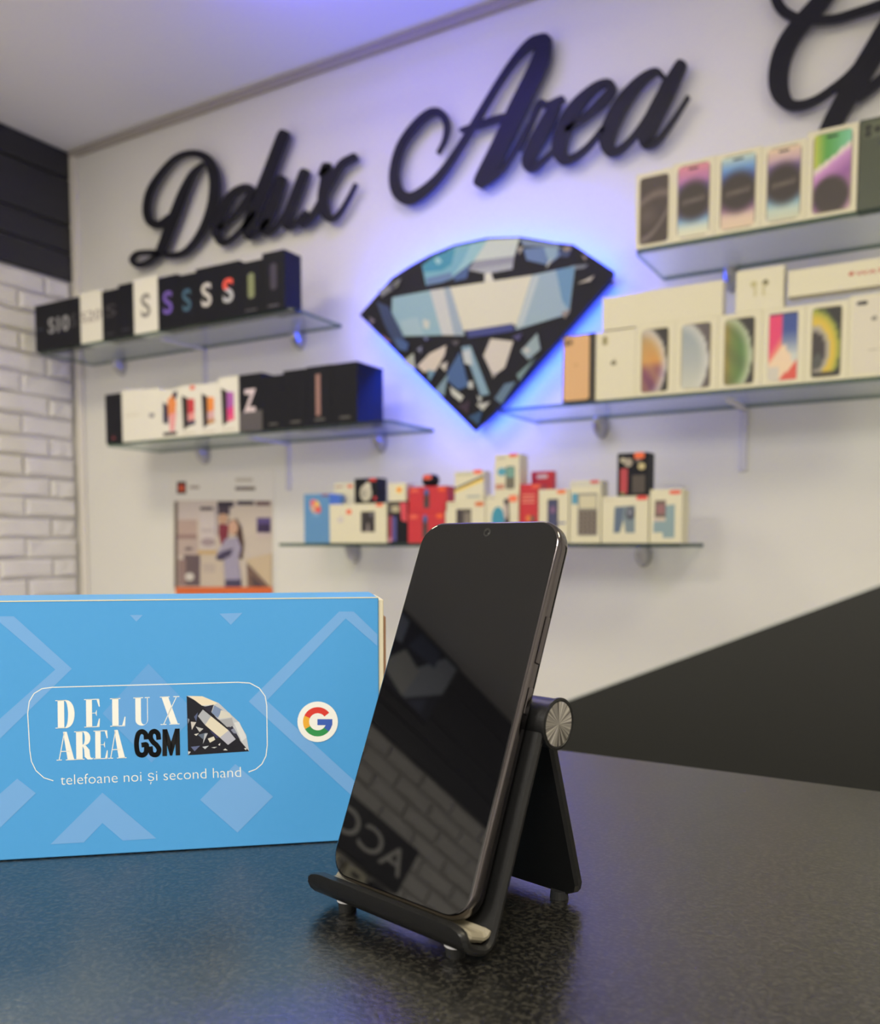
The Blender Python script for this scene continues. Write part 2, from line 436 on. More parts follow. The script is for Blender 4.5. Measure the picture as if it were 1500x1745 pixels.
# ================================================================== SMARTPHONE AND STAND
PYAW, PT = -0.20373996, 0.38798581
PC = np.array([-0.18089608, 0.2709246, -0.13638968 + H])     # bottom centre of the screen side
R_ = np.array([math.cos(PYAW), math.sin(PYAW), 0]); N0 = np.array([math.sin(PYAW), -math.cos(PYAW), 0])
U_ = math.cos(PT) * np.array([0, 0, 1]) - math.sin(PT) * N0
N_ = math.cos(PT) * N0 + math.sin(PT) * np.array([0, 0, 1])
def basis(ax, ay, az, o):
    return Matrix(((ax[0], ay[0], az[0], o[0]), (ax[1], ay[1], az[1], o[1]), (ax[2], ay[2], az[2], o[2]), (0, 0, 0, 1)))
PW, PH, PR, PTH = 0.0758, 0.1574, 0.0115, 0.0076
phone = empty('smartphone', (0, 0, 0), mat=basis(R_, U_, N_, PC), label='black smartphone with dark glossy screen leaning on the stand', cat='phone')
def rr(w, h, r, ins, n=10, cy=None):
    w, h, r = w / 2 - ins, h / 2 - ins, max(r - ins, 0.0005); p = []
    for sx, sy, a in ((1, 1, 0), (-1, 1, 90), (-1, -1, 180), (1, -1, 270)):
        for i in range(n + 1):
            q = math.radians(a + 90 * i / n); p.append((sx * (w - r) + r * math.cos(q), sy * (h - r) + r * math.sin(q) + PH / 2))
    return p
layers = [(0.0000, 0.0016), (-0.0002, 0.0010), (-0.0007, 0.0004), (-0.0016, 0.00008), (-0.0030, 0), (-0.0046, 0), (-0.0060, 0.00008), (-0.0069, 0.0004), (-0.0074, 0.0010), (-0.0076, 0.0018)]
v, f = [], []
for z, i in layers: v += [(x, y, z) for x, y in rr(PW, PH, PR, i)]
n = len(v) // len(layers)
for k in range(len(layers) - 1):
    for i in range(n):
        j = (i + 1) % n; f.append((k * n + i, (k + 1) * n + i, (k + 1) * n + j, k * n + j))
f.append(tuple(range(n)))
mesh('frame', v, f, M['phonemetal'], phone, smooth=True)
v = [(x, y, 0.0001) for x, y in rr(PW, PH, PR, 0.0013)] + [(x, y, 0.00022) for x, y in rr(PW, PH, PR, 0.0017)]
f = [tuple(range(n, 2 * n))] + [(i, (i + 1) % n, n + (i + 1) % n, n + i) for i in range(n)]
mesh('screen', v, f, M['screen'], phone)
v = [(x, y, -0.0077) for x, y in rr(PW, PH, PR, 0.0018)]
mesh('back_cover', v, [tuple(range(n - 1, -1, -1))], M['phoneback'], phone)
v, f = cyl((0.0, PH - 0.0054, 0.00023), (0, 0, 1), 0.0019, 0.0018, 0.00003, 28)
ch = mesh('front_camera', v, f, M['lens'], phone)
v, f = cyl((0.0, PH - 0.0054, 0.00026), (0, 0, 1), 0.0011, 0.0010, 0.00003, 24)
mesh('camera_lens', v, f, M['screen'], ch)
for y0, y1 in ((PH - 0.0585, PH - 0.0395), (PH - 0.0785, PH - 0.0680)):
    b = MB(); b.cbox(PW / 2 - 0.0003, PW / 2 + 0.0006, y0, y1, -0.0052, -0.0026, 0.0003); b.build('side_button', M['phonemetal'], phone)

SW = 0.043
W_ = -N0
stand = empty('phone_stand', (0, 0, 0), mat=basis(R_, W_, np.array([0, 0, 1]), PC), label='black metal folding phone stand with round hinge caps', cat='stand')
def un(u, nn): return (u * math.sin(PT) - nn * math.cos(PT), u * math.cos(PT) + nn * math.sin(PT))
def sheet(path, hw, th, smooth=True):
    """path: list of (w,z,half width); thickness th centred on the path; cross section has softened edges"""
    pts = np.array([p[:2] for p in path]); hws = [p[2] for p in path]; v, f = [], []
    m = len(pts); c = min(th * 0.35, 0.0012)
    for i in range(m):
        t = pts[min(i + 1, m - 1)] - pts[max(i - 1, 0)]; t = t / np.linalg.norm(t); nn = np.array([-t[1], t[0]])
        h = hws[i]
        for s, o in ((-h + c, -th / 2), (-h, -th / 2 + c), (-h, th / 2 - c), (-h + c, th / 2), (h - c, th / 2), (h, th / 2 - c), (h, -th / 2 + c), (h - c, -th / 2)):
            q = pts[i] + nn * o; v.append((s, q[0], q[1]))
    for i in range(m - 1):
        for j in range(8):
            k = (j + 1) % 8; f.append((i * 8 + j, i * 8 + k, i * 8 + 8 + k, i * 8 + 8 + j))
    f.append(tuple(range(7, -1, -1))); f.append(tuple(range((m - 1) * 8, m * 8)))
    return v, f
NB = -0.0118
path = [(*un(a, c), w) for a, c, w in (
    (0.074, NB, SW), (0.06, NB, SW), (0.04, NB, SW), (0.02, NB, SW), (0.004, NB, SW), (0.0, NB, SW), (-0.0030, -0.0115, SW), (-0.0050, -0.0105, SW),
    (-0.0063, -0.0088, SW), (-0.0067, -0.0066, SW), (-0.0067, -0.0030, SW), (-0.0064, 0.0, SW), (-0.0054, 0.0024, SW), (-0.0038, 0.0041, SW),
    (-0.0020, 0.0051, SW - 0.0006), (-0.0009, 0.0057, SW - 0.0022), (-0.0002, 0.0060, SW - 0.0050), (0.0001, 0.0061, SW - 0.0080))]
v, f = sheet(path, SW, 0.0036)
plate = mesh('cradle_plate', v, f, M['standmetal'], stand, smooth='angle')
# added filler in the hook, beige for wall light reflected on its inside
pp = [(*un(a, c), w) for a, c, w in ((0.0004, -0.0099, SW - 0.0015), (-0.0016, -0.0091, SW - 0.0015), (-0.0026, -0.0070, SW - 0.0015), (-0.0026, -0.0030, SW - 0.0015), (-0.0026, 0.0006, SW - 0.0015), (-0.0018, 0.0024, SW - 0.003))]
v, f = sheet(pp, SW, 0.0034); mesh('lit_hook_liner', v, f, M['pad'], plate)
# back pad between plate and phone
v, f = sheet([(*un(0.014, -0.0087), 0.030), (*un(0.040, -0.0087), 0.030), (*un(0.066, -0.0087), 0.030)], 0.03, 0.0016)
mesh('back_pad', v, f, M['rubber'], plate)
hw_, hz_ = un(0.0796, -0.0185)
HR = 0.0096
v, f = cyl((-SW, hw_, hz_), (1, 0, 0), HR, HR, 2 * SW, 48); mesh('hinge_barrel', v, f, M['standmetal'], stand, smooth='angle')
for s in (-1, 1):
    b = MB()
    nseg = 48
    prof = [(HR, 0.0), (HR + 0.0006, 0.0003), (HR + 0.0006, 0.0011), (HR - 0.0004, 0.0014), (HR - 0.0007, 0.0011)]
    v, f = [], []
    for r, h in prof:
        for i in range(nseg):
            q = 2 * math.pi * i / nseg; v.append((s * (SW + h), hw_ + r * math.cos(q), hz_ + r * math.sin(q)))
    for k in range(len(prof) - 1):
        for i in range(nseg):
            j = (i + 1) % nseg; f.append((k * nseg + i, k * nseg + j, (k + 1) * nseg + j, (k + 1) * nseg + i))
    cap = mesh('hinge_ring', v, f, M['standmetal'], stand)
    v, f = cyl((0, 0, 0), (s, 0, 0), HR - 0.0007, HR - 0.0009, 0.0012, 64)
    d = mesh('hinge_cap', v, f, M['spun'], cap); d.location = (s * SW, hw_, hz_)
    d['label'] = 'round spun metal cap of the hinge'
# rear leg
LZ = TABLE + 0.0028 - PC[2]
p0 = np.array([hw_ + 0.0035, hz_ - 0.004]); p1 = np.array([0.0742, LZ + 0.0006])
LW = 0.0385
path = [(*(p0 + (p1 - p0) * t), LW) for t in (0, 0.25, 0.5, 0.75, 0.93)] + [(*(p0 + (p1 - p0) * 0.975), LW - 0.0012), (*p1, LW - 0.005)]
v, f = sheet(path, LW, 0.0048); leg = mesh('rear_leg', v, f, M['standmetal'], stand)
for s in (-1, 1):
    v, f = cyl((s * 0.028, 0.0725, TABLE - PC[2]), (0, 0, 1), 0.0040, 0.0036, 0.0034, 20); mesh('rubber_foot', v, f, M['rubber'], leg)
    bw, bz = un(-0.0080, -0.0035)
    ft = TABLE - PC[2]; top = bz + 0.0002
    v, f = cyl((s * 0.0295, bw + 0.0035, ft), (0, 0, 1), 0.0036, 0.0040, top - ft - 0.0016, 24); q_ = mesh('rubber_foot', v, f, M['rubber'], plate)
    v, f = cyl((s * 0.0295, bw + 0.0035, top - 0.0016), (0, 0, 1), 0.0044, 0.0044, 0.0018, 24); mesh('foot_glint', v, f, M['foot'], plate)  # pale ring stands in for the glints under the lip

# ================================================================== BLUE GIFT BOX
A = onz(0, 1468, TABLE); Bq = onz(560, 1435.5, TABLE)
e_ = (Bq - A) / np.linalg.norm(Bq - A); nb = np.array([e_[1], -e_[0], 0.0])   # nb points to the camera side
TRp = onplane(645, 1017.6, A, nb); TR0 = TRp.copy(); TR0[2] = TABLE
BH = TRp[2] - TABLE; BL = 0.232; BD = 0.048
bx = empty('gift_box', (0, 0, 0), mat=basis(e_, -nb, np.array([0, 0, 1]), TR0 - e_ * BL), label='light blue carton with white shop logo and round multicoloured letter sticker', cat='box')
b = MB(); b.cbox(0, BL, 0, BD, 0.0003, BH, 0.0005); b.build('sleeve', M['blue_card'], bx)
b = MB(); b.cbox(BL, BL + 0.0026, 0.0008, BD - 0.006, 0.001, BH - 0.0012, 0.0004); tr = b.build('inner_tray', M['cream_card'], bx)
b = MB(); b.cbox(BL + 0.0026, BL + 0.0040, 0.0030, BD - 0.012, 0.012, BH - 0.010, 0.0003); b.build('tray_flap', M['brown_card'], tr)
b = MB(); b.box(0, BL, -0.00012, 0.0003, BH - 0.0004, BH + 0.00012); b.build('fold_line', M['warm_lit_card'], bx)
inv = np.linalg.inv(np.array(bx.matrix_world))
def box_px(x, y, k):
    p = onplane(x, y, A + nb * (0.000004 * k + 0.00004), nb); q = inv @ np.array([*p, 1.0]); return tuple(q[:3])
pr = Print(box_px)
z7 = lambda pts: [(x / 2.206, 980 + y / 2.206) for x, y in pts]
SHP = (118, 174, 234)
for pts in ([(-60, 110), (0, 155), (52, 155), (270, 352), (0, 615), (-40, 655), (-40, 580), (0, 540), (208, 355), (0, 178), (-60, 125)],
            [(488, 150), (537, 150), (513, 175)], [(825, 145), (912, 142), (868, 187)],
            [(1275, 137), (1330, 137), (1419, 223), (1419, 267), (1300, 163), (1003, 472), (1400, 835), (1400, 900), (935, 475)],
            [(885, 710), (1027, 833), (893, 968), (752, 845)], [(385, 818), (588, 990), (462, 998), (385, 932), (315, 1005), (190, 1012)],
            [(65, 765), (135, 820), (0, 950), (-60, 1005), (-60, 880), (0, 822)]):
    pr.poly(z7(pts), SHP)
pr.poly(z7([(558, 333), (740, 520), (570, 705), (385, 520)]), (102, 166, 230))
WHT = (248, 246, 240)
fr = [(200, 773), (165, 762), (135, 735), (118, 700), (112, 660), (104, 520), (110, 475), (128, 445), (158, 427), (195, 422), (895, 403), (940, 406), (975, 425), (997, 455), (1003, 490), (1005, 640), (1000, 680), (985, 710), (962, 730), (935, 740)]
pr.line(z7(fr), 1.5, WHT)
# serif letters: unit boxes (x 0..1, y 0..1 up)
def didone(ch):
    P = []; t = 0.028
    def R(x0, y0, x1, y1): P.append([(x0, y0), (x1, y0), (x1, y1), (x0, y1)])
    def bowl(x0, xm, y0, y1, thick, thin):
        cy, ry = (y0 + y1) / 2, (y1 - y0) / 2; o, i = [], []
        for k in range(17):
            q = math.radians(-90 + 180 * k / 16)
            o.append((x0 + (xm - x0) * max(0, math.cos(q)) ** 0.75, cy + ry * math.sin(q)))
            i.append((x0 + (xm - thick - x0) * max(0, math.cos(q)) ** 0.8, cy + (ry - thin) * math.sin(q)))
        P.append(o + i[::-1])
    if ch == 'D': R(.12, 0, .46, 1); R(0, 0, .6, t); R(0, 1 - t, .6, 1); bowl(.46, 1.0, 0, 1, .34, t)
    if ch == 'E':
        R(.12, 0, .5, 1); R(0, 0, .97, t); R(0, 1 - t, .97, 1); R(.45, .49, .78, .51)
        P.append([(.97, 0), (1, .30), (.94, .30), (.80, t)]); P.append([(.97, 1), (1, .72), (.94, .72), (.80, 1 - t)]); P.append([(.70, .5), (.80, .62), (.80, .38)])
    if ch == 'L': R(.14, 0, .55, 1); R(0, 0, .97, t); R(0, 1 - t, .68, 1); P.append([(.97, 0), (1, .34), (.95, .34), (.78, t)])
    if ch == 'U':
        R(.12, .2, .46, 1); R(0, 1 - t, .6, 1); R(.84, .2, .88, 1); R(.70, 1 - t, 1, 1); o, i = [], []
        for k in range(13):
            q = math.radians(180 + 180 * k / 12)
            o.append((.50 + .38 * math.cos(q), .2 + .2 * math.sin(q))); i.append((.65 + .19 * math.cos(q), .2 + .165 * math.sin(q)))
        P.append(o + i[::-1])
    if ch == 'X':
        P.append([(.06, 1), (.42, 1), (.94, 0), (.56, 0)]); P.append([(.86, 1), (.90, 1), (.18, 0), (.13, 0)])
        R(-.02, 1 - t, .5, 1); R(.70, 1 - t, 1.02, 1); R(0, 0, .32, t); R(.48, 0, 1.02, t)
    if ch == 'A':
        P.append([(.36, 1), (.56, 1), (.96, 0), (.60, 0)]); P.append([(.40, .96), (.45, .96), (.16, 0), (.11, 0)])
        R(.22, .30, .7, .30 + t); R(0, 0, .28, t); R(.50, 0, 1.04, t)
    if ch == 'R':
        R(.10, 0, .44, 1); R(0, 0, .54, t); R(0, 1 - t, .5, 1); bowl(.44, .86, .5, 1, .30, t)
        P.append([(.44, .5), (.60, .5), (.80, .34), (.84, .10), (.92, .04), (1.02, .06), (.96, 0), (.70, 0), (.54, .10), (.52, .36), (.44, .5 - t)])
    return P
def didone_word(specs, base, slope, h, x00):
    for ch, x0, x1 in specs:
        for poly in didone(ch):
            q = []
            for a, c in poly:
                X = x0 + (x1 - x0) * a; Y = base + slope * (X - x00) - h * c
                q.append((80 + (X - 2 * c) / 3.947, 1150 + Y / 3.947))
            pr.poly(q, WHT); pr.k -= 1
    pr.k += 1
didone_word([('D', 58, 187), ('E', 252, 357), ('L', 426, 529), ('U', 583, 693), ('X', 764, 890)], 361, -0.034, 190, 60)
didone_word([('A', 65, 190), ('R', 185, 312), ('E', 315, 410), ('A', 412, 531)], 577, -0.036, 192, 65)
z6 = lambda X, Y: (80 + X / 3.947, 1150 + Y / 3.947)
def pxtext(s, a, bq, cap, c, bold):
    o = z6(*a); q = z6(*bq); pr.text(s, o, (q[0] - o[0], q[1] - o[1]), (cap[0] / 3.947, -cap[1] / 3.947), c, bold)
def heavy(pts, w, c=(14, 14, 18)):
    s_ = [tuple(q[:2]) for q in catmull([(x, y, 0) for x, y in pts], 5)]
    pr.line([z6(*q) for q in s_], w / 3.947, c); pr.k -= 1
heavy([(668, 428), (664, 398), (640, 382), (616, 396), (604, 440), (604, 490), (614, 528), (640, 540), (664, 526), (670, 492), (668, 470), (642, 472)], 33)
heavy([(752, 430), (746, 396), (724, 380), (702, 392), (698, 424), (714, 452), (738, 474), (754, 502), (746, 530), (724, 538), (702, 526), (696, 488)], 33)
for q in ([(777, 366), (808, 365), (808, 546), (777, 547)], [(862, 362), (893, 361), (896, 541), (866, 542)], [(777, 366), (809, 365), (846, 480), (843, 543), (827, 543)], [(893, 361), (862, 362), (826, 480), (827, 543), (843, 543)]):
    pr.poly([z6(*v_) for v_ in q], (14, 14, 18)); pr.k -= 1
pr.k += 1
pxtext('telefoane noi și second hand', (92, 741), (1306, 686), (-2, 68), WHT, -0.012)
# small diamond picture
zd = lambda pts: [(300 + x / 10.71, 1170 + y / 10.71) for x, y in pts]
for pts, c in (([(195, 170), (480, 175), (780, 300), (1140, 640), (1280, 880), (1335, 1180), (330, 1245), (220, 1250)], (22, 22, 34)),
               ([(195, 170), (480, 175), (780, 300), (1140, 640), (1280, 880), (1335, 1180), (1180, 1000), (1050, 780), (760, 590), (560, 370), (470, 345), (330, 240)], (196, 200, 208)),
               ([(230, 170), (480, 178), (760, 300), (700, 330), (470, 345), (330, 240)], (236, 224, 200)),
               ([(500, 370), (690, 330), (640, 480), (560, 440)], (38, 38, 58)), ([(650, 480), (700, 340), (850, 430), (760, 570)], (126, 146, 184)),
               ([(820, 430), (980, 480), (1020, 560), (780, 590)], (214, 212, 204)), ([(790, 610), (1020, 570), (1060, 720), (930, 740)], (170, 172, 180)),
               ([(920, 770), (1030, 720), (1170, 970), (1100, 930)], (44, 44, 64)), ([(1000, 790), (1060, 760), (1120, 860), (1050, 850)], (140, 146, 170)),
               ([(1060, 660), (1150, 640), (1290, 930), (1200, 1000)], (220, 222, 226)),
               ([(400, 540), (490, 420), (640, 540), (530, 700)], (176, 180, 190)), ([(530, 700), (640, 540), (960, 800), (800, 930)], (226, 218, 198)),
               ([(800, 930), (960, 800), (1090, 960), (950, 1065)], (182, 184, 200)), ([(600, 790), (680, 830), (790, 930), (740, 940)], (56, 54, 96)),
               ([(270, 640), (370, 650), (290, 790)], (206, 200, 196)), ([(360, 730), (500, 770), (430, 830)], (196, 196, 194)), ([(330, 870), (420, 850), (370, 900)], (216, 214, 208)),
               ([(400, 880), (560, 840), (490, 960)], (96, 108, 130)), ([(520, 860), (580, 850), (490, 1050)], (186, 190, 200)), ([(580, 950), (690, 910), (715, 970), (620, 1025)], (222, 216, 200)),
               ([(270, 1100), (440, 1080), (340, 1180)], (96, 106, 146)), ([(480, 1100), (600, 1080), (530, 1140)], (190, 196, 206)), ([(640, 1110), (750, 1100), (700, 1125)], (210, 212, 214)),
               ([(770, 1060), (810, 1030), (800, 1080)], (220, 220, 220)), ([(860, 1160), (900, 1130), (945, 1165)], (216, 216, 216)), ([(1240, 1130), (1290, 1120), (1280, 1160)], (232, 232, 232)),
               ([(215, 580), (245, 600), (225, 680)], (150, 156, 176)), ([(220, 1180), (270, 1190), (225, 1250)], (200, 202, 206)), ([(330, 550), (400, 470), (370, 640)], (86, 96, 132))):
    pr.poly(zd(pts), c)
# round sticker with the four-colour letter
gx, gy, gr = 541.5, 1230.0, 34.5
pr.ell(gx, gy, gr, gr, (250, 248, 242), 40)
ro, ri = 25.0, 14.6
for a0, a1, c in ((205, 322, (222, 62, 52)), (150, 205, (240, 178, 60)), (42, 150, (52, 150, 84)), (0, 42, (62, 98, 190))):
    pr.ring(gx, gy, ri, ro, a0, a1, c)
pr.rect(gx - 0.5, gy - 4.5, gx + 25.0, gy + 5.8, (62, 98, 190))
pr.build('printed_front', bx)

# ================================================================== SCRIPT LETTERING ON THE WALL
LY, LT = D - 0.034, 0.011
def ribbon(b, pts, tf, off, layer):
    """one brush stroke: centre line points (x, y, width) traced on the photo, set on the wall plane"""
    pts = [(*tf(x, y), w) for x, y, w in pts]
    s = catmull(pts)
    t0 = s[0][:2] - s[1][:2]; t0 /= np.linalg.norm(t0); t1 = s[-1][:2] - s[-2][:2]; t1 /= np.linalg.norm(t1)
    w0, w1 = s[0][2], s[-1][2]
    cap = [(0.34, 0.80), (0.46, 0.45)]
    s = [np.array([*(s[0][:2] + t0 * w0 * d), w0 * k]) for d, k in reversed(cap)] + s + [np.array([*(s[-1][:2] + t1 * w1 * d), w1 * k]) for d, k in cap]
    v = []; m = len(s); yf = LY + layer * 0.0003
    for i in range(m):
        t = s[min(i + 1, m - 1)][:2] - s[max(i - 1, 0)][:2]; t = t / (np.linalg.norm(t) + 1e-9); nn = np.array([-t[1], t[0]])
        for sg in (-1, 1):
            q = s[i][:2] + nn * sg * s[i][2] / 2; p = ony(q[0], q[1], LY)
            v += [(p[0] - off[0], yf - off[1], p[2] - off[2]), (p[0] - off[0], LY + LT - off[1], p[2] - off[2])]
    f, mi = [], []
    for i in range(m - 1):
        a = 4 * i; c = a + 4
        f += [(a, c, c + 2, a + 2), (a + 1, a + 3, c + 3, c + 1), (a, a + 1, c + 1, c), (a + 2, c + 2, c + 3, a + 3)]; mi += [0, 0, 1, 1]
    f += [(0, 2, 3, 1), (4 * m - 4, 4 * m - 3, 4 * m - 1, 4 * m - 2)]; mi += [1, 1]
    k = len(b.v); b.v += v; b.f += [tuple(i + k for i in q) for q in f]; b.m += mi
def word(label, cat, tf, scale, letters):
    allp = [tf(x, y) for L in letters for s in L for x, y, w in s]
    c = ony(sum(p[0] for p in allp) / len(allp), max(p[1] for p in allp), LY); c[1] = D
    root = empty('lettering_word', c, label=label, cat=cat, group='raised black script words of the wall sign')
    for L in letters:
        b = MB()
        for k, s in enumerate(L): ribbon(b, [(x, y, w / scale) for x, y, w in s], tf, c, k)
        o = b.build('letter', [M['letter'], M['letterside']], root)
        for s in L:
            x, y, w = s[len(s) // 2]; q = ony(*tf(x, y), LY)
            v, f = cyl((q[0] - c[0], LY + LT - D - 0.0005, q[2] - c[2]), (0, 1, 0), 0.004, 0.004, D - LY - LT, 12)
            mesh('standoff_pin', v, f, M['chrome'], o)
    return root
tA = lambda x, y: (200 + x / 3.409, 200 + y / 3.409)
word('raised black script word Delux on the white wall', 'sign', tA, 3.409, [
    [[(300, 580, 40), (245, 622, 48), (188, 605, 48), (168, 530, 48), (190, 425, 48), (260, 315, 42), (340, 235, 38), (430, 207, 38), (510, 232, 50), (555, 310, 64), (566, 400, 68), (552, 510, 66), (512, 620, 56), (455, 715, 46), (385, 785, 40), (310, 802, 36), (240, 788, 36), (175, 784, 30), (112, 790, 28), (82, 826, 30), (112, 858, 30), (170, 845, 34), (230, 800, 38)],
     [(490, 272, 26), (435, 330, 46), (385, 430, 60), (342, 540, 66), (300, 650, 66), (262, 745, 60), (240, 785, 48)]],
    [[(600, 640, 34), (690, 560, 40), (755, 480, 52), (775, 425, 50), (735, 408, 46), (665, 450, 56), (605, 550, 64), (578, 650, 62), (600, 722, 44), (650, 715, 36), (720, 650, 34), (790, 560, 30)]],
    [[(962, 105, 74), (905, 255, 76), (855, 390, 80), (805, 520, 80), (762, 640, 74), (768, 690, 48), (820, 665, 34), (870, 600, 30)]],
    [[(950, 365, 62), (905, 500, 68), (862, 610, 66), (860, 665, 46), (905, 655, 36), (975, 560, 34), (1040, 430, 40), (1082, 325, 58)],
     [(1082, 325, 62), (1035, 450, 62), (990, 570, 62), (985, 632, 46), (1030, 620, 34), (1090, 550, 28)]],
    [[(1180, 330, 34), (1215, 285, 60), (1210, 360, 66), (1195, 460, 66), (1205, 550, 60), (1240, 590, 40), (1285, 560, 32), (1340, 470, 26), (1380, 390, 22)],
     [(1370, 232, 52), (1300, 275, 52), (1245, 370, 46), (1180, 490, 42), (1120, 590, 46), (1075, 625, 40)]],
])
tB = lambda x, y: (640 + x / 2.679, 40 + y / 2.679)
word('raised black script word Area on the white wall', 'sign', tB, 2.679, [
    [[(285, 588, 16), (314, 530, 22), (324, 465, 30), (302, 415, 38), (255, 405, 42), (185, 460, 44), (115, 560, 44), (84, 680, 46), (100, 768, 56), (155, 800, 60), (225, 762, 52), (305, 680, 42), (395, 545, 34), (485, 395, 32), (570, 255, 32), (650, 145, 38), (715, 85, 50), (768, 72, 60)],
     [(768, 82, 74), (755, 160, 84), (710, 260, 84), (645, 390, 84), (575, 540, 80), (510, 670, 80), (482, 718, 72)],
     [(515, 722, 32), (580, 665, 28), (645, 560, 24), (700, 460, 22)], [(390, 485, 22), (470, 462, 34), (560, 432, 36), (610, 420, 30)]],
    [[(655, 570, 18), (700, 470, 22), (748, 362, 26), (785, 372, 34), (848, 345, 34)], [(820, 375, 50), (775, 460, 66), (720, 560, 66), (695, 630, 60), (715, 660, 44), (765, 625, 30), (835, 555, 24)]],
    [[(875, 480, 26), (950, 430, 34), (1035, 355, 46), (1078, 295, 40), (1055, 268, 36), (995, 295, 44), (915, 375, 62), (862, 470, 74), (838, 560, 72), (855, 618, 56), (900, 615, 40), (965, 565, 30), (1035, 480, 24)]],
    [[(1312, 240, 24), (1275, 218, 36), (1205, 265, 54), (1130, 355, 70), (1075, 460, 76), (1055, 540, 68), (1075, 585, 52), (1120, 572, 38), (1185, 505, 30), (1260, 390, 26), (1325, 255, 24)],
     [(1392, 190, 56), (1335, 300, 76), (1275, 415, 80), (1235, 505, 74), (1240, 550, 52), (1290, 530, 32), (1355, 445, 22), (1425, 335, 18)]],
])
tC = lambda x, y: (1280 + x / 6.818, y / 6.818)
word('large raised black script initial above the top row of phone boxes', 'sign', tC, 6.818, [
    [[(420, -330, 90), (300, -180, 120), (290, -20, 130), (360, 105, 130), (470, 180, 120), (600, 215, 110), (780, 230, 108), (1000, 212, 110), (1250, 135, 112), (1500, 50, 112), (1750, -70, 110)],
     [(1000, -260, 200), (860, -60, 205), (755, 70, 205), (640, 200, 210), (530, 330, 215), (425, 490, 225), (345, 690, 232), (315, 900, 236), (340, 1075, 220), (440, 1205, 150), (570, 1222, 118), (750, 1160, 100), (950, 1025, 92), (1150, 855, 90), (1350, 615, 90), (1530, 340, 90), (1690, 60, 90)],
     [(1720, 130, 240), (1600, 300, 250), (1450, 560, 255), (1300, 810, 255), (1165, 1030, 250), (1060, 1220, 235), (960, 1400, 225), (860, 1600, 210)],
     [(1900, 420, 90), (1620, 800, 110), (1450, 970, 120), (1260, 1120, 110)]],
])

# ================================================================== DIAMOND SIGN WITH BLUE BACKLIGHT
tD = lambda x, y: (560 + x / 2.885, 360 + y / 2.885)
DY = D - 0.066
out_px = [(152, 510), (310, 330), (400, 270), (500, 215), (620, 165), (780, 130), (940, 125), (1120, 155), (1205, 165), (1400, 295), (1400, 320), (1165, 590), (830, 975), (720, 1080)]
dpt = [ony(*tD(*p), DY) for p in out_px]
dc = np.array([sum(p[0] for p in dpt) / len(dpt), D, min(p[2] for p in dpt)])
ds = empty('diamond_sign', dc, label='large diamond picture panel glowing with blue backlight on the wall', cat='sign')
ol = [(p[0] - dc[0], p[2] - dc[2]) for p in dpt]
v, f = prism(ol, DY - D, DY - D + 0.010); mesh('panel', v, f, M['letter'], ds)
cen = np.mean(np.array(ol), axis=0)
def inset(d):
    o = []
    m = len(ol)
    for i in range(m):
        a, bq, c = np.array(ol[i - 1]), np.array(ol[i]), np.array(ol[(i + 1) % m])
        t1 = (bq - a) / np.linalg.norm(bq - a); t2 = (c - bq) / np.linalg.norm(c - bq)
        n1 = np.array([t1[1], -t1[0]]); n2 = np.array([t2[1], -t2[0]]); nn = n1 + n2; nn /= np.linalg.norm(nn)
        if np.dot(nn, cen - bq) < 0: nn = -nn
        o.append(tuple(bq + nn * d / max(0.45, abs(np.dot(nn, n1)))))
    return o
li = inset(0.016); m = len(li)
v = [(x, -0.046, z) for x, z in li] + [(x, -0.030, z) for x, z in li]
mesh('led_strip', v, [(i, (i + 1) % m, m + (i + 1) % m, m + i) for i in range(m)], M['halo'], ds)
lb = inset(0.022)
v = [(x, -0.0555, z) for x, z in lb] + [(x, 0.0, z) for x, z in lb]
mesh('spacer', v, [(i, (i + 1) % m, m + (i + 1) % m, m + i) for i in range(m)], M['letter'], ds)
def dia3(x, y, k):
    p = ony(*tD(x, y), DY); return (p[0] - dc[0], DY - D - 0.0003 - 0.0001 * k, p[2] - dc[2])
pr = Print(dia3, 0.95)
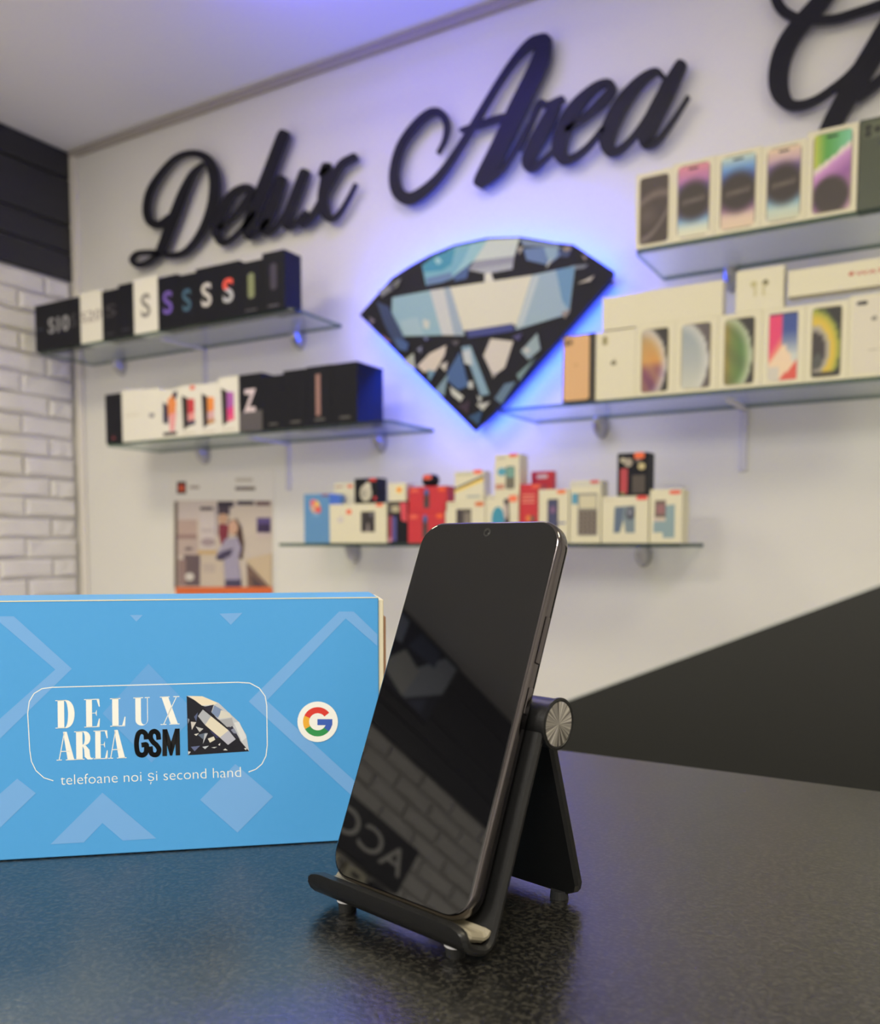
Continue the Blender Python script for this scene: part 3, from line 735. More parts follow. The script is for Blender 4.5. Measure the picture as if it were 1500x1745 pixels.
for pts, c in (([(460, 265), (620, 175), (790, 140), (700, 250), (600, 335), (480, 365)], (112, 176, 192)), ([(462, 265), (520, 222), (625, 180), (605, 262), (560, 292), (470, 300)], (40, 146, 172)),
               ([(480, 330), (600, 300), (620, 325), (560, 350), (485, 365)], (96, 130, 168)), ([(520, 240), (540, 225), (560, 250), (535, 262)], (150, 205, 210)), ([(620, 300), (700, 250), (680, 330), (620, 345)], (52, 88, 140)), ([(785, 140), (940, 132), (915, 220), (715, 245)], (200, 212, 200)), ([(700, 165), (785, 140), (715, 245), (600, 330), (660, 250)], (146, 196, 202)),
               ([(715, 245), (915, 220), (905, 285), (780, 308), (690, 290)], (146, 150, 160)), ([(700, 290), (905, 255), (905, 285), (780, 308)], (170, 176, 180)), ([(960, 185), (1130, 172), (1140, 220), (1080, 265), (975, 240)], (98, 128, 172)), ([(1060, 180), (1130, 174), (1120, 230), (1085, 250)], (140, 172, 190)), ([(940, 135), (1120, 160), (1150, 182), (960, 172)], (120, 140, 160)),
               ([(1130, 190), (1200, 178), (1180, 225), (1145, 225)], (52, 70, 110)), ([(930, 180), (960, 175), (940, 215)], (170, 165, 150)), ([(1150, 180), (1185, 170), (1195, 190), (1165, 200)], (150, 135, 120)), ([(1245, 215), (1275, 225), (1262, 245)], (140, 126, 120)), ([(1080, 250), (1110, 230), (1070, 285)], (190, 195, 190)), ([(1190, 270), (1280, 262), (1260, 280), (1200, 290)], (120, 126, 140)),
               ([(315, 425), (500, 390), (560, 610), (370, 615), (312, 510)], (146, 184, 196)), ([(350, 540), (440, 520), (470, 612), (375, 612)], (164, 194, 200)), ([(465, 530), (500, 540), (495, 580), (470, 575)], (205, 210, 195)), ([(500, 390), (600, 375), (670, 612), (560, 610)], (204, 208, 202)), ([(570, 380), (605, 375), (672, 612), (620, 612)], (158, 176, 190)), ([(600, 375), (1005, 315), (935, 560), (665, 588)], (222, 220, 196)), ([(770, 310), (800, 300), (815, 345), (770, 350)], (222, 222, 205)), ([(1005, 315), (1215, 270), (1185, 505), (920, 585)], (156, 182, 196)),
               ([(1120, 290), (1213, 272), (1183, 490), (1150, 440)], (104, 150, 188)), ([(1010, 320), (1040, 315), (960, 560), (925, 580)], (190, 204, 204)), ([(1145, 500), (1195, 480), (1165, 530)], (150, 140, 130)),
               ([(680, 588), (910, 552), (915, 590), (690, 625)], (54, 64, 132)), ([(440, 762), (500, 700), (582, 660), (575, 705), (530, 785), (470, 792)], (216, 206, 190)), ([(590, 790), (650, 690), (692, 860), (640, 880), (585, 830)], (66, 100, 148)), ([(655, 668), (702, 662), (795, 900), (752, 908), (700, 765)], (132, 166, 184)), ([(660, 690), (700, 680), (712, 760), (672, 750)], (196, 204, 202)),
               ([(800, 628), (912, 640), (870, 770), (812, 812), (765, 712)], (214, 208, 196)), ([(800, 790), (830, 800), (812, 822)], (170, 165, 160)), ([(980, 655), (1030, 600), (1045, 680), (985, 732), (948, 690)], (150, 172, 178)), ([(960, 670), (1000, 680), (975, 705)], (200, 200, 195)), ([(525, 885), (592, 800), (572, 912)], (126, 154, 164)), ([(600, 862), (668, 912), (652, 937), (610, 902)], (205, 208, 196)), ([(690, 840), (712, 835), (715, 872), (692, 872)], (200, 205, 200)), ([(820, 922), (870, 850), (925, 838), (855, 950)], (96, 124, 148)), ([(928, 805), (1025, 718), (942, 836)], (118, 146, 152)),
               ([(368, 742), (422, 698), (432, 782)], (178, 186, 178)), ([(730, 950), (800, 938), (762, 982)], (196, 198, 190)), ([(735, 905), (760, 920), (745, 945)], (190, 195, 190)), ([(690, 1012), (762, 980), (742, 1052)], (40, 78, 118)), ([(640, 960), (700, 930), (690, 1000)], (52, 34, 52)), ([(490, 780), (530, 790), (500, 840)], (110, 150, 172)), ([(550, 760), (590, 740), (580, 790)], (205, 200, 190)), ([(248, 395), (362, 332), (345, 372), (268, 424)], (126, 130, 130)), ([(300, 370), (345, 350), (320, 400)], (60, 62, 84)), ([(240, 445), (300, 470), (385, 640), (332, 662), (280, 560)], (42, 62, 104)), ([(330, 620), (400, 650), (390, 690), (345, 680)], (62, 92, 140)), ([(262, 606), (312, 640), (300, 652)], (140, 104, 110)), ([(205, 520), (235, 540), (215, 560)], (120, 110, 120)), ([(1225, 360), (1312, 318), (1292, 346)], (196, 190, 178)), ([(440, 680), (465, 665), (460, 700)], (130, 135, 150)), ([(610, 640), (650, 640), (630, 665)], (90, 84, 90)), ([(470, 620), (500, 620), (485, 640)], (110, 120, 150)), ([(905, 620), (960, 600), (940, 640)], (70, 66, 110))):
    pr.poly(pts, c)
pr.build('printed_facets', ds)

# ================================================================== GLASS SHELVES
Z1L, Z1R, Z2L, Z2R, Z3 = 0.6645 + H, 0.6565 + H, 0.3275 + H, 0.3295 + H, -0.0010 + H
def glass_shelf(x0, x1, z, th, label):
    root = empty('glass_shelf', ((x0 + x1) / 2, D, z - th), label=label, cat='shelf', group='glass wall shelves')
    w = (x1 - x0) / 2; yf = SH - 0.004 - D; r = 0.022
    o = [(-w, -0.001), (w, -0.001)]
    for i in range(7):
        q = math.radians(0 - 90 * i / 6); o.append((w - r + r * math.cos(q), yf + r + r * math.sin(q)))
    for i in range(7):
        q = math.radians(270 - 90 * i / 6); o.append((-w + r + r * math.cos(q), yf + r + r * math.sin(q)))
    n = len(o); v = [(x, y, 0) for x, y in o] + [(x, y, th) for x, y in o]
    f = [tuple(range(n)), tuple(range(2 * n - 1, n - 1, -1))] + [(i, i + n, (i + 1) % n + n, (i + 1) % n) for i in range(n)]
    mesh('glass_pane', v, f, [M['glass'], M['glassedge']], root, fm=[0, 0] + [1] * n)
    return root
def clip(root, u, v):
    """drop-shaped shelf clip screwed to the wall under the pane"""
    p = ony(u, v, D - 0.03); c = root.location; prof = []
    nx = 12; hw, hh, dep = 0.020, 0.050, 0.046
    verts, faces = [], []
    rings = [(0.0, 0.80, 1.0), (-0.2, 0.97, 1.0), (-0.45, 1.0, 0.92), (-0.7, 0.85, 0.72), (-0.88, 0.58, 0.46), (-1.0, 0.20, 0.18)]
    for t, w, d in rings:
        for i in range(nx + 1):
            q = math.pi * i / nx
            verts.append((hw * w * math.cos(q), -dep * d * math.sin(q) - 0.0005, hh * t - 0.0006))
    for k in range(len(rings) - 1):
        for i in range(nx):
            a = k * (nx + 1) + i; faces.append((a, a + 1, a + nx + 2, a + nx + 1))
    faces.append(tuple(range(nx + 1)))
    o = mesh('shelf_clip', verts, faces, M['chrome'], root, smooth=True); o.location = (p[0] - c[0], 0, 0)
    b = MB(); b.cbox(-0.006, 0.006, -0.050, -0.040, -0.014, -0.0008, 0.001)
    s = b.build('clip_screw', M['chrome'], o)
def ell_bracket(root, u, v):
    p = ony(u, v, D - 0.006); c = root.location
    b = MB(); b.cbox(-0.009, 0.009, -0.190, -0.0005, -0.0060, -0.0006, 0.001); b.cbox(-0.009, 0.009, -0.006, -0.0005, -0.150, -0.0060, 0.001)
    o = b.build('angle_bracket', M['whitemetal'], root); o.location = (p[0] - c[0], 0, 0)
TH = 0.009
s = glass_shelf(x_at(64, Z1L, SH), x_at(493, Z1L, SH) + 0.012, Z1L, TH, 'glass shelf carrying the black boxes printed with the letter S')
clip(s, 197, 605); clip(s, 502, 570); ell_bracket(s, 347, 600)
s = glass_shelf(x_at(180, Z2L, SH), x_at(664, Z2L, SH), Z2L, TH, 'glass shelf carrying the white boxes and the box printed with a Z')
clip(s, 340, 765); clip(s, 641, 745); ell_bracket(s, 489, 770)
s = glass_shelf(x_at(1082, Z1R, SH), 0.62, Z1R, TH, 'glass shelf carrying the single row of white phone boxes')
clip(s, 1243, 465); ell_bracket(s, 1560, 400)
s = glass_shelf(x_at(848, Z2R, SH), 0.62, Z2R, TH, 'glass shelf carrying phone boxes with long white cartons stacked above')
clip(s, 1019, 715); ell_bracket(s, 1268, 720)
s = glass_shelf(x_at(472, Z3, SH), x_at(1156, Z3, SH), Z3, TH, 'lowest glass shelf crowded with small colourful accessory boxes')
clip(s, 596, 940); clip(s, 1092, 940)

# ================================================================== BOXES ON THE SHELVES
def carton(name, label, mat, u0, u1, vtop, zb, yf=SH, depth=0.06, draw=None, group=None, cat='box', gain=1.05, gap=0.00025, zt=None, uref=None):
    """retail box whose front lies on the plane y = yf, between pixel columns u0 and u1, standing on zb"""
    um = (u0 + u1) / 2
    zt = ony(um, vtop, yf)[2] if zt is None else zt
    zm = (zb + zt) / 2
    x0, x1 = x_at(u0, zm, yf) + gap, x_at(u1, zm, yf) - gap
    w, h = x1 - x0, zt - zb
    b = MB(); b.cbox(-w / 2, w / 2, 0, depth, 0.0002, h, 0.0005)
    o = b.build(name, mat, loc=((x0 + x1) / 2, yf, zb))
    tag(o, label, cat, group)
    if draw:
        p = Print(lambda x, y, k: (-w / 2 + w * x, -0.0002 - 0.00006 * k, h * y), gain)
        p.w, p.h = w, h
        draw(p)
        if len(p.items) <= 7: p.build_items('printed_mark', o)
        else: p.build('front_print', o)
    o['top'] = zt
    del o['top']
    return o, zt
def T(p, s, x, y, w, h, c, bold=0.0): p.text(s, (x, y), (w, 0), (0, h), c, bold)

# ---- upper left shelf
G1 = 'cartons on the shelf of black boxes with the letter S'
SIL = (150, 150, 158); DIM = (64, 62, 72)
def dS(c, c2=None, foot=True, x=0.26, w=0.48):
    def f(p):
        T(p, 'S', x, 0.30, w, 0.40, c, 0.02)
        if c2: T2(p, c2, x, w)
    return f
def T2(p, c2, x, w):
    p.k += 1
    # lower half of the letter in a second colour
    v, f = text_mesh('S', 0.02); xs = [q[0] for q in v]; x0, x1 = min(xs), max(xs)
    ch = max(q[1] for q in text_mesh('H')[0])
    for q in f:
        pts = [v[i] for i in q]
        if max(y for _, y in pts) / ch < 0.62:
            p.poly([(x + w * (a - x0) / (x1 - x0), 0.30 + 0.40 * y / ch) for a, y in pts], c2); p.k -= 1
    p.k += 1
def two_tone(p):
    dS((240, 92, 78))(p)
    pts = [(0.22, 0.28), (0.80, 0.28), (0.80, 0.47), (0.50, 0.52), (0.22, 0.47)]
    T2(p, (182, 184, 190), 0.26, 0.48)
def barp(c, x0, x1, y0, y1, foot=(84, 82, 90)):
    def f(p):
        p.rrect(x0, y0, x1, y1, (x1 - x0) / 2, 0.06, c)
        if foot: p.rect(0.25, 0.07, 0.75, 0.10, foot)
    return f
def d_s10(p):
    T(p, 'S10', 0.30, 0.36, 0.46, 0.30, SIL, 0.02)
    p.rect(0.06, 0.46, 0.18, 0.49, (48, 56, 78)); T(p, 'S', 0.80, 0.40, 0.12, 0.26, (60, 58, 66))
def d_white_txt(p):
    T(p, 'S20', 0.04, 0.44, 0.92, 0.18, (126, 116, 118)); p.rect(0.12, 0.40, 0.88, 0.42, (190, 180, 176))
carton('phone_box', 'wide black carton printed S10 at the brick wall end of its shelf', M['black_card'], 60, 137, 513, Z1L, draw=d_s10, group=G1)
carton('phone_box', 'narrow white carton with small grey lettering between black cartons', M['untinted_card'], 137, 174, 496, Z1L, draw=d_white_txt, group=G1)
def d_dim(p): T(p, 'S', 0.25, 0.46, 0.6, 0.24, (66, 62, 70)); p.rect(0.2, 0.10, 0.7, 0.13, (50, 48, 62))
carton('phone_box', 'short plain black carton right beside the narrow white lettered carton', M['black_card'], 174, 202, 494, Z1L, draw=d_dim, group=G1)
carton('phone_box', 'plain black carton next to the white carton with a grey S', M['black_card'], 202, 228, 483, Z1L, draw=lambda p: p.rect(0.2, 0.12, 0.7, 0.15, (46, 46, 66)), group=G1)
carton('phone_box', 'white carton printed with a grey letter S', M['untinted_card'], 228, 269, 473, Z1L, draw=dS((128, 124, 122), x=0.30, w=0.40, foot=False), group=G1)
carton('phone_box', 'black carton printed with a purple letter S', M['black_card'], 269, 303, 470, Z1L, draw=dS((112, 88, 178)), group=G1)
carton('phone_box', 'black carton printed with a dark teal letter S', M['black_card'], 303, 334, 467, Z1L, draw=dS((66, 98, 120)), group=G1)
carton('phone_box', 'black carton printed with a pale silver letter S', M['black_card'], 334, 370, 455, Z1L, draw=dS((200, 196, 194)), group=G1)
carton('phone_box', 'black carton printed with a half red half grey letter S', M['black_card'], 370, 408, 447, Z1L, draw=two_tone, group=G1)
carton('phone_box', 'black carton printed with a vertical olive green bar', M['black_card'], 408, 447, 445, Z1L, draw=barp((128, 136, 96), 0.38, 0.66, 0.30, 0.78), group=G1)
carton('phone_box', 'tall black carton at the free end of its shelf with a faint grey bar', M['black_card'], 447, 485, 428, Z1L, depth=0.075, draw=barp((62, 58, 70), 0.36, 0.66, 0.35, 0.80), group=G1)

# ---- second left shelf
G2 = 'cartons on the shelf below the S boxes'
carton('phone_box', 'slim black carton with a tiny red mark beside plain white cartons', M['black_card'], 180, 207, 671, Z2L, draw=lambda p: p.poly([(0.35, 0.08), (0.62, 0.08), (0.45, 0.16)], (120, 44, 44)), group=G2)
carton('phone_box', 'plain white carton with faint lines next to the slim black carton', M['untinted_card'], 208, 243, 664, Z2L, draw=lambda p: [p.rect(0.15, 0.50, 0.9, 0.515, (206, 200, 184)), p.rect(0.15, 0.54, 0.8, 0.55, (214, 208, 192))], group=G2)
carton('phone_box', 'plain white carton with one small grey mark', M['untinted_card'], 243, 273, 662, Z2L, draw=lambda p: p.rrect(0.38, 0.44, 0.68, 0.52, 0.06, 0.03, (136, 134, 146)), group=G2)
def d_col(p):
    p.poly([(0.15, 0.75), (0.42, 0.68), (0.42, 0.30), (0.15, 0.32)], (36, 34, 72)); p.poly([(0.40, 0.78), (0.75, 0.92), (0.85, 0.70), (0.78, 0.42), (0.42, 0.42)], (226, 138, 76))
    p.poly([(0.66, 0.92), (0.90, 0.95), (0.90, 0.82), (0.72, 0.78)], (44, 40, 72)); p.poly([(0.45, 0.48), (0.85, 0.52), (0.72, 0.14), (0.5, 0.14)], (228, 158, 160)); p.rect(0.15, 0.06, 0.85, 0.13, (64, 58, 62))
def d_phone(c1, c2, c3, st=None):
    def f(p):
        p.poly([(0.12, 0.82), (0.42, 0.75), (0.42, 0.20), (0.18, 0.14)], (40, 32, 34)); p.poly([(0.42, 0.74), (0.76, 0.72), (0.76, 0.48), (0.42, 0.44)], c1)
        p.poly([(0.42, 0.44), (0.76, 0.48), (0.76, 0.32), (0.42, 0.30)], c2); p.poly([(0.42, 0.30), (0.76, 0.32), (0.80, 0.24), (0.42, 0.20)], c3)
        p.rect(0.15, 0.06, 0.80, 0.08, (196, 186, 168))
        if st: p.rrect(0.55, 0.90, 0.80, 0.985, 0.05, 0.03, st)
    return f
carton('phone_box', 'white carton with orange, pink and navy picture', M['untinted_card'], 273, 306, 663, Z2L, draw=d_col, group=G2)
carton('phone_box', 'white carton with a dark phone and red picture under a red sticker', M['untinted_card'], 306, 340, 656, Z2L, draw=d_phone((196, 58, 66), (224, 150, 150), (48, 44, 76), (228, 120, 98)), group=G2)
carton('phone_box', 'white carton with a black phone and orange picture', M['untinted_card'], 340, 373, 653, Z2L, draw=d_phone((230, 140, 66), (212, 170, 178), (190, 140, 96)), group=G2)
carton('phone_box', 'white carton with a black phone and magenta picture', M['untinted_card'], 373, 407, 642, Z2L, draw=d_phone((170, 90, 176), (216, 62, 130), (226, 92, 130)), group=G2)
def d_z(p):
    p.rect(0.005, 0.005, 0.995, 0.36, (84, 80, 84)); T(p, 'Z', 0.22, 0.36, 0.52, 0.36, (214, 198, 206), 0.035)
carton('phone_box', 'navy and grey carton printed with a pale letter Z', M['black_card'], 407, 447, 637, Z2L, draw=d_z, group=G2)
fl = lambda p: p.rrect(0.30, 0.085, 0.72, 0.118, 0.03, 0.012, (92, 90, 90))
carton('phone_box', 'plain dark carton right beside the carton with the letter Z', M['black_card'], 447, 483, 640, Z2L, draw=fl, group=G2)
carton('phone_box', 'plain dark carton next to the carton with a copper bar', M['black_card'], 483, 523, 630, Z2L, depth=0.10, draw=fl, group=G2)
carton('phone_box', 'dark carton printed with a thin vertical copper bar', M['black_card'], 523, 566, 623, Z2L, depth=0.12, draw=lambda p: [p.rect(0.36, 0.17, 0.54, 0.86, (152, 116, 108)), fl(p)], group=G2)
carton('phone_box', 'plain dark carton at the shelf end catching blue light on its side', M['black_card'], 566, 609, 618, Z2L, depth=0.125, draw=fl, group=G2)

# ---- upper right shelf
G3 = 'white phone cartons in the single top row'
def screen_pic(fn, x0=0.15, x1=0.87, y0=0.06, y1=0.94, bez=(150, 140, 120), notch=True, bx_=0.028):
    def f(p):
        rx, ry = 0.14, 0.075
        p.rrect(x0 - bx_, y0 - bx_ * 0.5, x1 + bx_, y1 + bx_ * 0.5, rx, ry, bez)
        p.grad(x0, y0, x1, y1, fn, 12, 22)
        if notch: p.rrect(0.38, y1 - 0.055, 0.62, y1 - 0.03, 0.04, 0.012, (34, 32, 34))
    return f
def circ(stops):
    def fn(a, b):
        c = ramp(b, stops); d = math.hypot((a - 0.5) / 0.62, (b - 0.50) / 0.30)
        c = mixc((60, 52, 50), c, (d - 0.72) * 2.3)
        s = abs((b - 0.5) - 0.05 * (a - 0.5)); 
        if s < 0.05 and 0.1 < a < 0.9: c = mixc(c, (150, 140, 126), 0.55 * (1 - s / 0.05))
        return c
    return fn
def swoosh(a, b):
    c = (70, 60, 58); y = 0.62 + 0.12 * math.sin(a * 2.2); d = abs(b - y)
    c = mixc(c, (126, 112, 106), 0.9 * max(0, 1 - d / 0.09))
    d = abs(b - (0.06 + 0.42 * a ** 2)); c = mixc(c, (136, 124, 120), 0.9 * max(0, 1 - d / 0.06))
    d = math.hypot((a - 0.25) / 0.5, (b - 0.42) / 0.2); c = mixc(c, (104, 92, 88), 0.7 * max(0, 1 - d)); return c
def green_purple(a, b):
    t = b - (0.52 + 0.30 * a)
    if t > 0: c = ramp(a, [(0, (196, 198, 84)), (0.35, (88, 158, 76)), (1, (130, 200, 170))])
    else: c = ramp(-t, [(0, (226, 206, 218)), (0.06, (206, 150, 206)), (0.3, (150, 96, 160)), (0.8, (196, 160, 176))])
    if abs(t) < 0.03: c = (226, 214, 206)
    d = math.hypot((a - 0.48) / 0.52, (b - 0.20) / 0.26)
    return mixc((66, 58, 56), c, (d - 0.85) * 4)
CREAM, PNK = (224, 220, 190), (216, 140, 150)
carton('phone_box', 'white carton showing a brown-grey phone screen, first of the top row beside the diamond', M['warm_lit_card'], 1083, 1145, 292, Z1R, depth=0.035, draw=screen_pic(swoosh, 0.13, 0.90, 0.06, 0.93, notch=False), group=G3)
carton('phone_box', 'white carton showing a phone screen pink above and black ball below', M['warm_lit_card'], 1145, 1218, 273, Z1R, depth=0.035, draw=screen_pic(circ([(0, CREAM), (0.12, (206, 216, 200)), (0.22, (126, 166, 206)), (0.35, (92, 80, 120)), (0.66, (96, 84, 168)), (0.78, (180, 120, 176)), (1, PNK)])), group=G3)
carton('phone_box', 'white carton showing a phone screen blue above and peach below a black ball', M['warm_lit_card'], 1218, 1297, 257, Z1R, depth=0.035, draw=screen_pic(circ([(0, (222, 200, 172)), (0.16, (220, 196, 178)), (0.28, (150, 110, 150)), (0.45, (70, 64, 90)), (0.70, (74, 100, 178)), (0.84, (112, 156, 210)), (1, (198, 214, 200))])), group=G3)
carton('phone_box', 'white carton showing a phone screen peach above and pale blue below a black ball', M['warm_lit_card'], 1297, 1374, 243, Z1R, depth=0.035, draw=screen_pic(circ([(0, (206, 206, 180)), (0.14, (192, 208, 196)), (0.26, (130, 172, 196)), (0.4, (80, 76, 110)), (0.72, (112, 92, 150)), (0.84, (198, 168, 176)), (1, (224, 200, 170))])), group=G3)
carton('phone_box', 'white carton showing a green and purple phone screen', M['warm_lit_card'], 1374, 1462, 217, Z1R, depth=0.035, draw=screen_pic(green_purple), group=G3)
def d_green(p):
    p.rrect(0.06, 0.78, 0.52, 0.96, 0.10, 0.05, (92, 98, 78))
    for x, y in ((0.17, 0.90), (0.17, 0.83), (0.36, 0.865)): p.ell(x, y, 0.075, 0.036, (40, 42, 36))
    p.ell(0.5, 0.55, 0.06, 0.032, (62, 66, 52))
carton('phone_box', 'dark olive green carton showing the back of a phone', M['green_card'], 1463, 1552, 196, Z1R, depth=0.035, draw=d_green, group=G3)

# ---- second right shelf
G4 = 'phone cartons on the shelf right of the diamond'
def apple(p, x, y, s, c=(120, 112, 84)):
    asp = p.h / p.w * 0 + p.w / p.h
    p.ell(x - 0.2 * s, y, 0.34 * s, 0.40 * s * asp, c); p.ell(x + 0.2 * s, y, 0.34 * s, 0.40 * s * asp, c)
    p.ell(x + 0.16 * s, y + 0.56 * s * asp, 0.10 * s, 0.18 * s * asp, c)
def d_gold(p):
    p.rrect(0.005, 0.003, 0.995, 0.997, 0.02, 0.01, (52, 44, 36)); p.rrect(0.03, 0.035, 0.83, 0.985, 0.09, 0.045, (216, 172, 122))
    p.rrect(0.05, 0.84, 0.34, 0.96, 0.08, 0.035, (186, 146, 100))
    for x, y in ((0.12, 0.92), (0.12, 0.87), (0.24, 0.895)): p.ell(x, y, 0.05, 0.025, (92, 72, 52))
    apple(p, 0.42, 0.55, 0.12, (204, 160, 110))
carton('phone_box', 'gold phone back carton with black border touching the diamond glow', M['black_card'], 959, 1014, 570, Z2R, depth=0.035, draw=d_gold, group=G4)
def d_wapple(p):
    p.rrect(0.16, 0.80, 0.32, 0.93, 0.05, 0.03, (196, 186, 140)); p.ell(0.23, 0.90, 0.045, 0.028, (116, 108, 78)); p.ell(0.23, 0.84, 0.045, 0.028, (116, 108, 78)); apple(p, 0.46, 0.53, 0.13)
_, zt_low = carton('phone_box', 'plain white carton with tiny dark fruit emblem beside the gold carton', M['warm_lit_card'], 1015, 1083, 563, Z2R, depth=0.035, draw=d_wapple, group=G4)
def planet(cx, cy, r, inner, rim, sky=(40, 36, 34)):
    def fn(a, b):
        d = math.hypot((a - cx) / r, (b - cy) / (r * 0.62))
        if d > 1.04: return sky
        c = inner(a, b); return mixc(c, rim, (d - 0.72) * 3.2) if d < 1 else mixc(rim, sky, (d - 1) / 0.04)
    return fn
def earth(a, b):
    k = math.sin(a * 9 + b * 13) * 0.5 + 0.5
    return mixc(ramp(b, [(0, (100, 52, 92)), (0.35, (130, 72, 92)), (0.5, (206, 146, 72)), (0.8, (186, 150, 96)), (1, (150, 146, 150))]), (198, 160, 96), 0.4 * k)
silver = lambda a, b: ramp(b, [(0, (196, 198, 186)), (0.4, (170, 176, 176)), (1, (146, 158, 166))])
grn = lambda a, b: mixc(ramp(a, [(0, (150, 126, 54)), (0.25, (112, 128, 62)), (0.55, (84, 122, 62)), (1, (128, 156, 100))]), (70, 74, 48), 0.3 * (math.sin(b * 14 + a * 6) * 0.5 + 0.5))
def tulip(a, b):
    base = (232, 206, 176)
    c = mixc((52, 74, 146), (200, 206, 200), (0.75 - b) * 2.6) if a > 0.45 else (224, 62, 110)
    d = b - (0.62 - 0.75 * abs(a - 0.40))
    if a <= 0.45: c = mixc((234, 150, 120), (224, 58, 108), (b - 0.25 - a * 0.6) * 5)
    if b < 0.55 - 0.9 * abs(a - 0.55) * (1 if a > .55 else .6): c = base
    if b < 0.30 - 0.5 * (1 - a): c = (216, 84, 72)
    if b < 0.22 and a < 0.35: c = (206, 200, 190)
    if b > 0.96: c = (52, 50, 80)
    return c
def banana(a, b):
    c = (38, 36, 34); d = math.hypot(a - 0.02, (b - 0.38) / 0.62 * 0.98)
    if b > 0.06:
        if d < 0.46: c = (54, 46, 48) if math.hypot(a - 0.2, b - 0.2) > 0.16 else (78, 80, 76)
        elif d < 0.60: c = mixc((150, 142, 132), (180, 172, 150), (d - .46) * 7)
        elif d < 0.92: c = mixc((214, 184, 62), (150, 160, 60), (d - 0.74) * 5)
        elif d < 1.0: c = (96, 112, 52)
    return c
lows = [(1083, 1150, 'white carton showing a phone screen with orange and purple planet', planet(-0.1, 0.42, 1.02, earth, (206, 202, 198))),
        (1150, 1223, 'white carton showing a phone screen with pale silver planet', planet(-0.1, 0.42, 1.02, silver, (206, 206, 200), (92, 84, 84))),
        (1223, 1298, 'white carton showing a phone screen with green planet', planet(-0.1, 0.42, 1.02, grn, (196, 204, 176))),
        (1298, 1372, 'white carton showing a pink, blue and cream phone screen', tulip),
        (1372, 1446, 'white carton showing a black phone screen with yellow arc', banana)]
tops = (551, 546, 537, 527, 520)
for (u0, u1, lb_, fn), vt in zip(lows, tops):
    _, zt_row = carton('phone_box', lb_, M['warm_lit_card'], u0, u1, vt, Z2R, depth=0.035, draw=screen_pic(fn, 0.17, 0.83, 0.06, 0.93, (176, 166, 130) if fn is not tulip else (200, 196, 180), notch=False), group=G4, zt=Z2R + 0.158)
ZTOP = Z2R + 0.158
def d_wback(p):
    p.rrect(0.08, 0.06, 0.92, 0.96, 0.12, 0.06, (214, 208, 192)); p.rrect(0.15, 0.875, 0.38, 0.925, 0.05, 0.022, (44, 42, 44)); p.ell(0.22, 0.90, 0.035, 0.018, (90, 88, 92))
    apple(p, 0.52, 0.70, 0.11, (130, 124, 116)); p.rect(0.42, 0.32, 0.62, 0.335, (180, 174, 160))
carton('phone_box', 'tall white carton showing a white phone back with black camera bar', M['warm_lit_card'], 1446, 1530, 500, Z2R, depth=0.035, draw=d_wback, group=G4)
G5 = 'white cartons stacked on the phone cartons'
carton('accessory_box', 'long blank white carton lying on top of the planet phone cartons', M['warm_lit_card'], 1026, 1232, 492, ZTOP, depth=0.034, yf=SH + 0.0005, group=G5)
def d_pods(p):
    for sx, c in ((-1, (188, 180, 130)), (1, (150, 140, 100))):
        p.ell(0.5 + sx * 0.12, 0.64, 0.07, 0.075, c); p.rrect(0.5 + sx * 0.09 - 0.025, 0.34, 0.5 + sx * 0.09 + 0.025, 0.62, 0.02, 0.02, (198, 190, 144))
    p.ell(0.63, 0.67, 0.045, 0.045, (110, 104, 80))
carton('accessory_box', 'square white carton with a faint earphone picture on the phone cartons', M['warm_lit_card'], 1254, 1336, 457, ZTOP, depth=0.034, yf=SH + 0.0005, draw=d_pods, group=G5)
ZW = ony(1343, 517, SH + 0.0005)[2]
wo, _ = carton('accessory_box', 'long white carton printed with red lettering resting on the tall white carton', M['warm_lit_card'], 1343, 1640, 440, ony(1500, 494, SH)[2] if False else Z2R + 0.1775, depth=0.034, yf=SH + 0.0005,
               draw=lambda p: [apple(p, 0.385, 0.55, 0.028, (186, 70, 60)), T(p, 'WATCH', 0.41, 0.46, 0.26, 0.15, (190, 76, 66), 0.01)], group=G5)

# ---- lowest shelf: small boxes, at two depths
G6 = 'small accessory boxes crowding the lowest shelf'
q5 = lambda X: 460 + X / 2.027
r5 = lambda Y: 740 + Y / 2.027
def small(label, mat, X0, X1, Ytop, zb, draw=None, yf=SH, depth=0.05, zt=None):
    return carton('accessory_box', label, mat, q5(X0), q5(X1), r5(Ytop), zb, yf, depth, draw, G6, zt=zt)
ORG = (236, 106, 66); RED = (222, 66, 62)
def sticker(p, x, y, w=0.2, h=0.10, c=ORG): p.rrect(x - w / 2, y - h / 2, x + w / 2, y + h / 2, w * .3, h * .3, c)
def d_blue(p):
    p.ell(0.45, 0.74, 0.2, 0.13, (206, 170, 150)); p.ell(0.38, 0.82, 0.13, 0.07, (220, 110, 120)); p.ell(0.56, 0.68, 0.12, 0.08, (216, 92, 84)); p.ell(0.52, 0.80, 0.09, 0.06, (226, 190, 96)); p.ell(0.48, 0.58, 0.14, 0.04, (120, 160, 206)); p.rect(0.72, 0.95, 0.98, 0.985, (150, 50, 80))
small('small blue carton with a multicoloured blot at the end of the lowest shelf', M['sky_card'], 118, 206, 206, Z3, d_blue, depth=0.07)
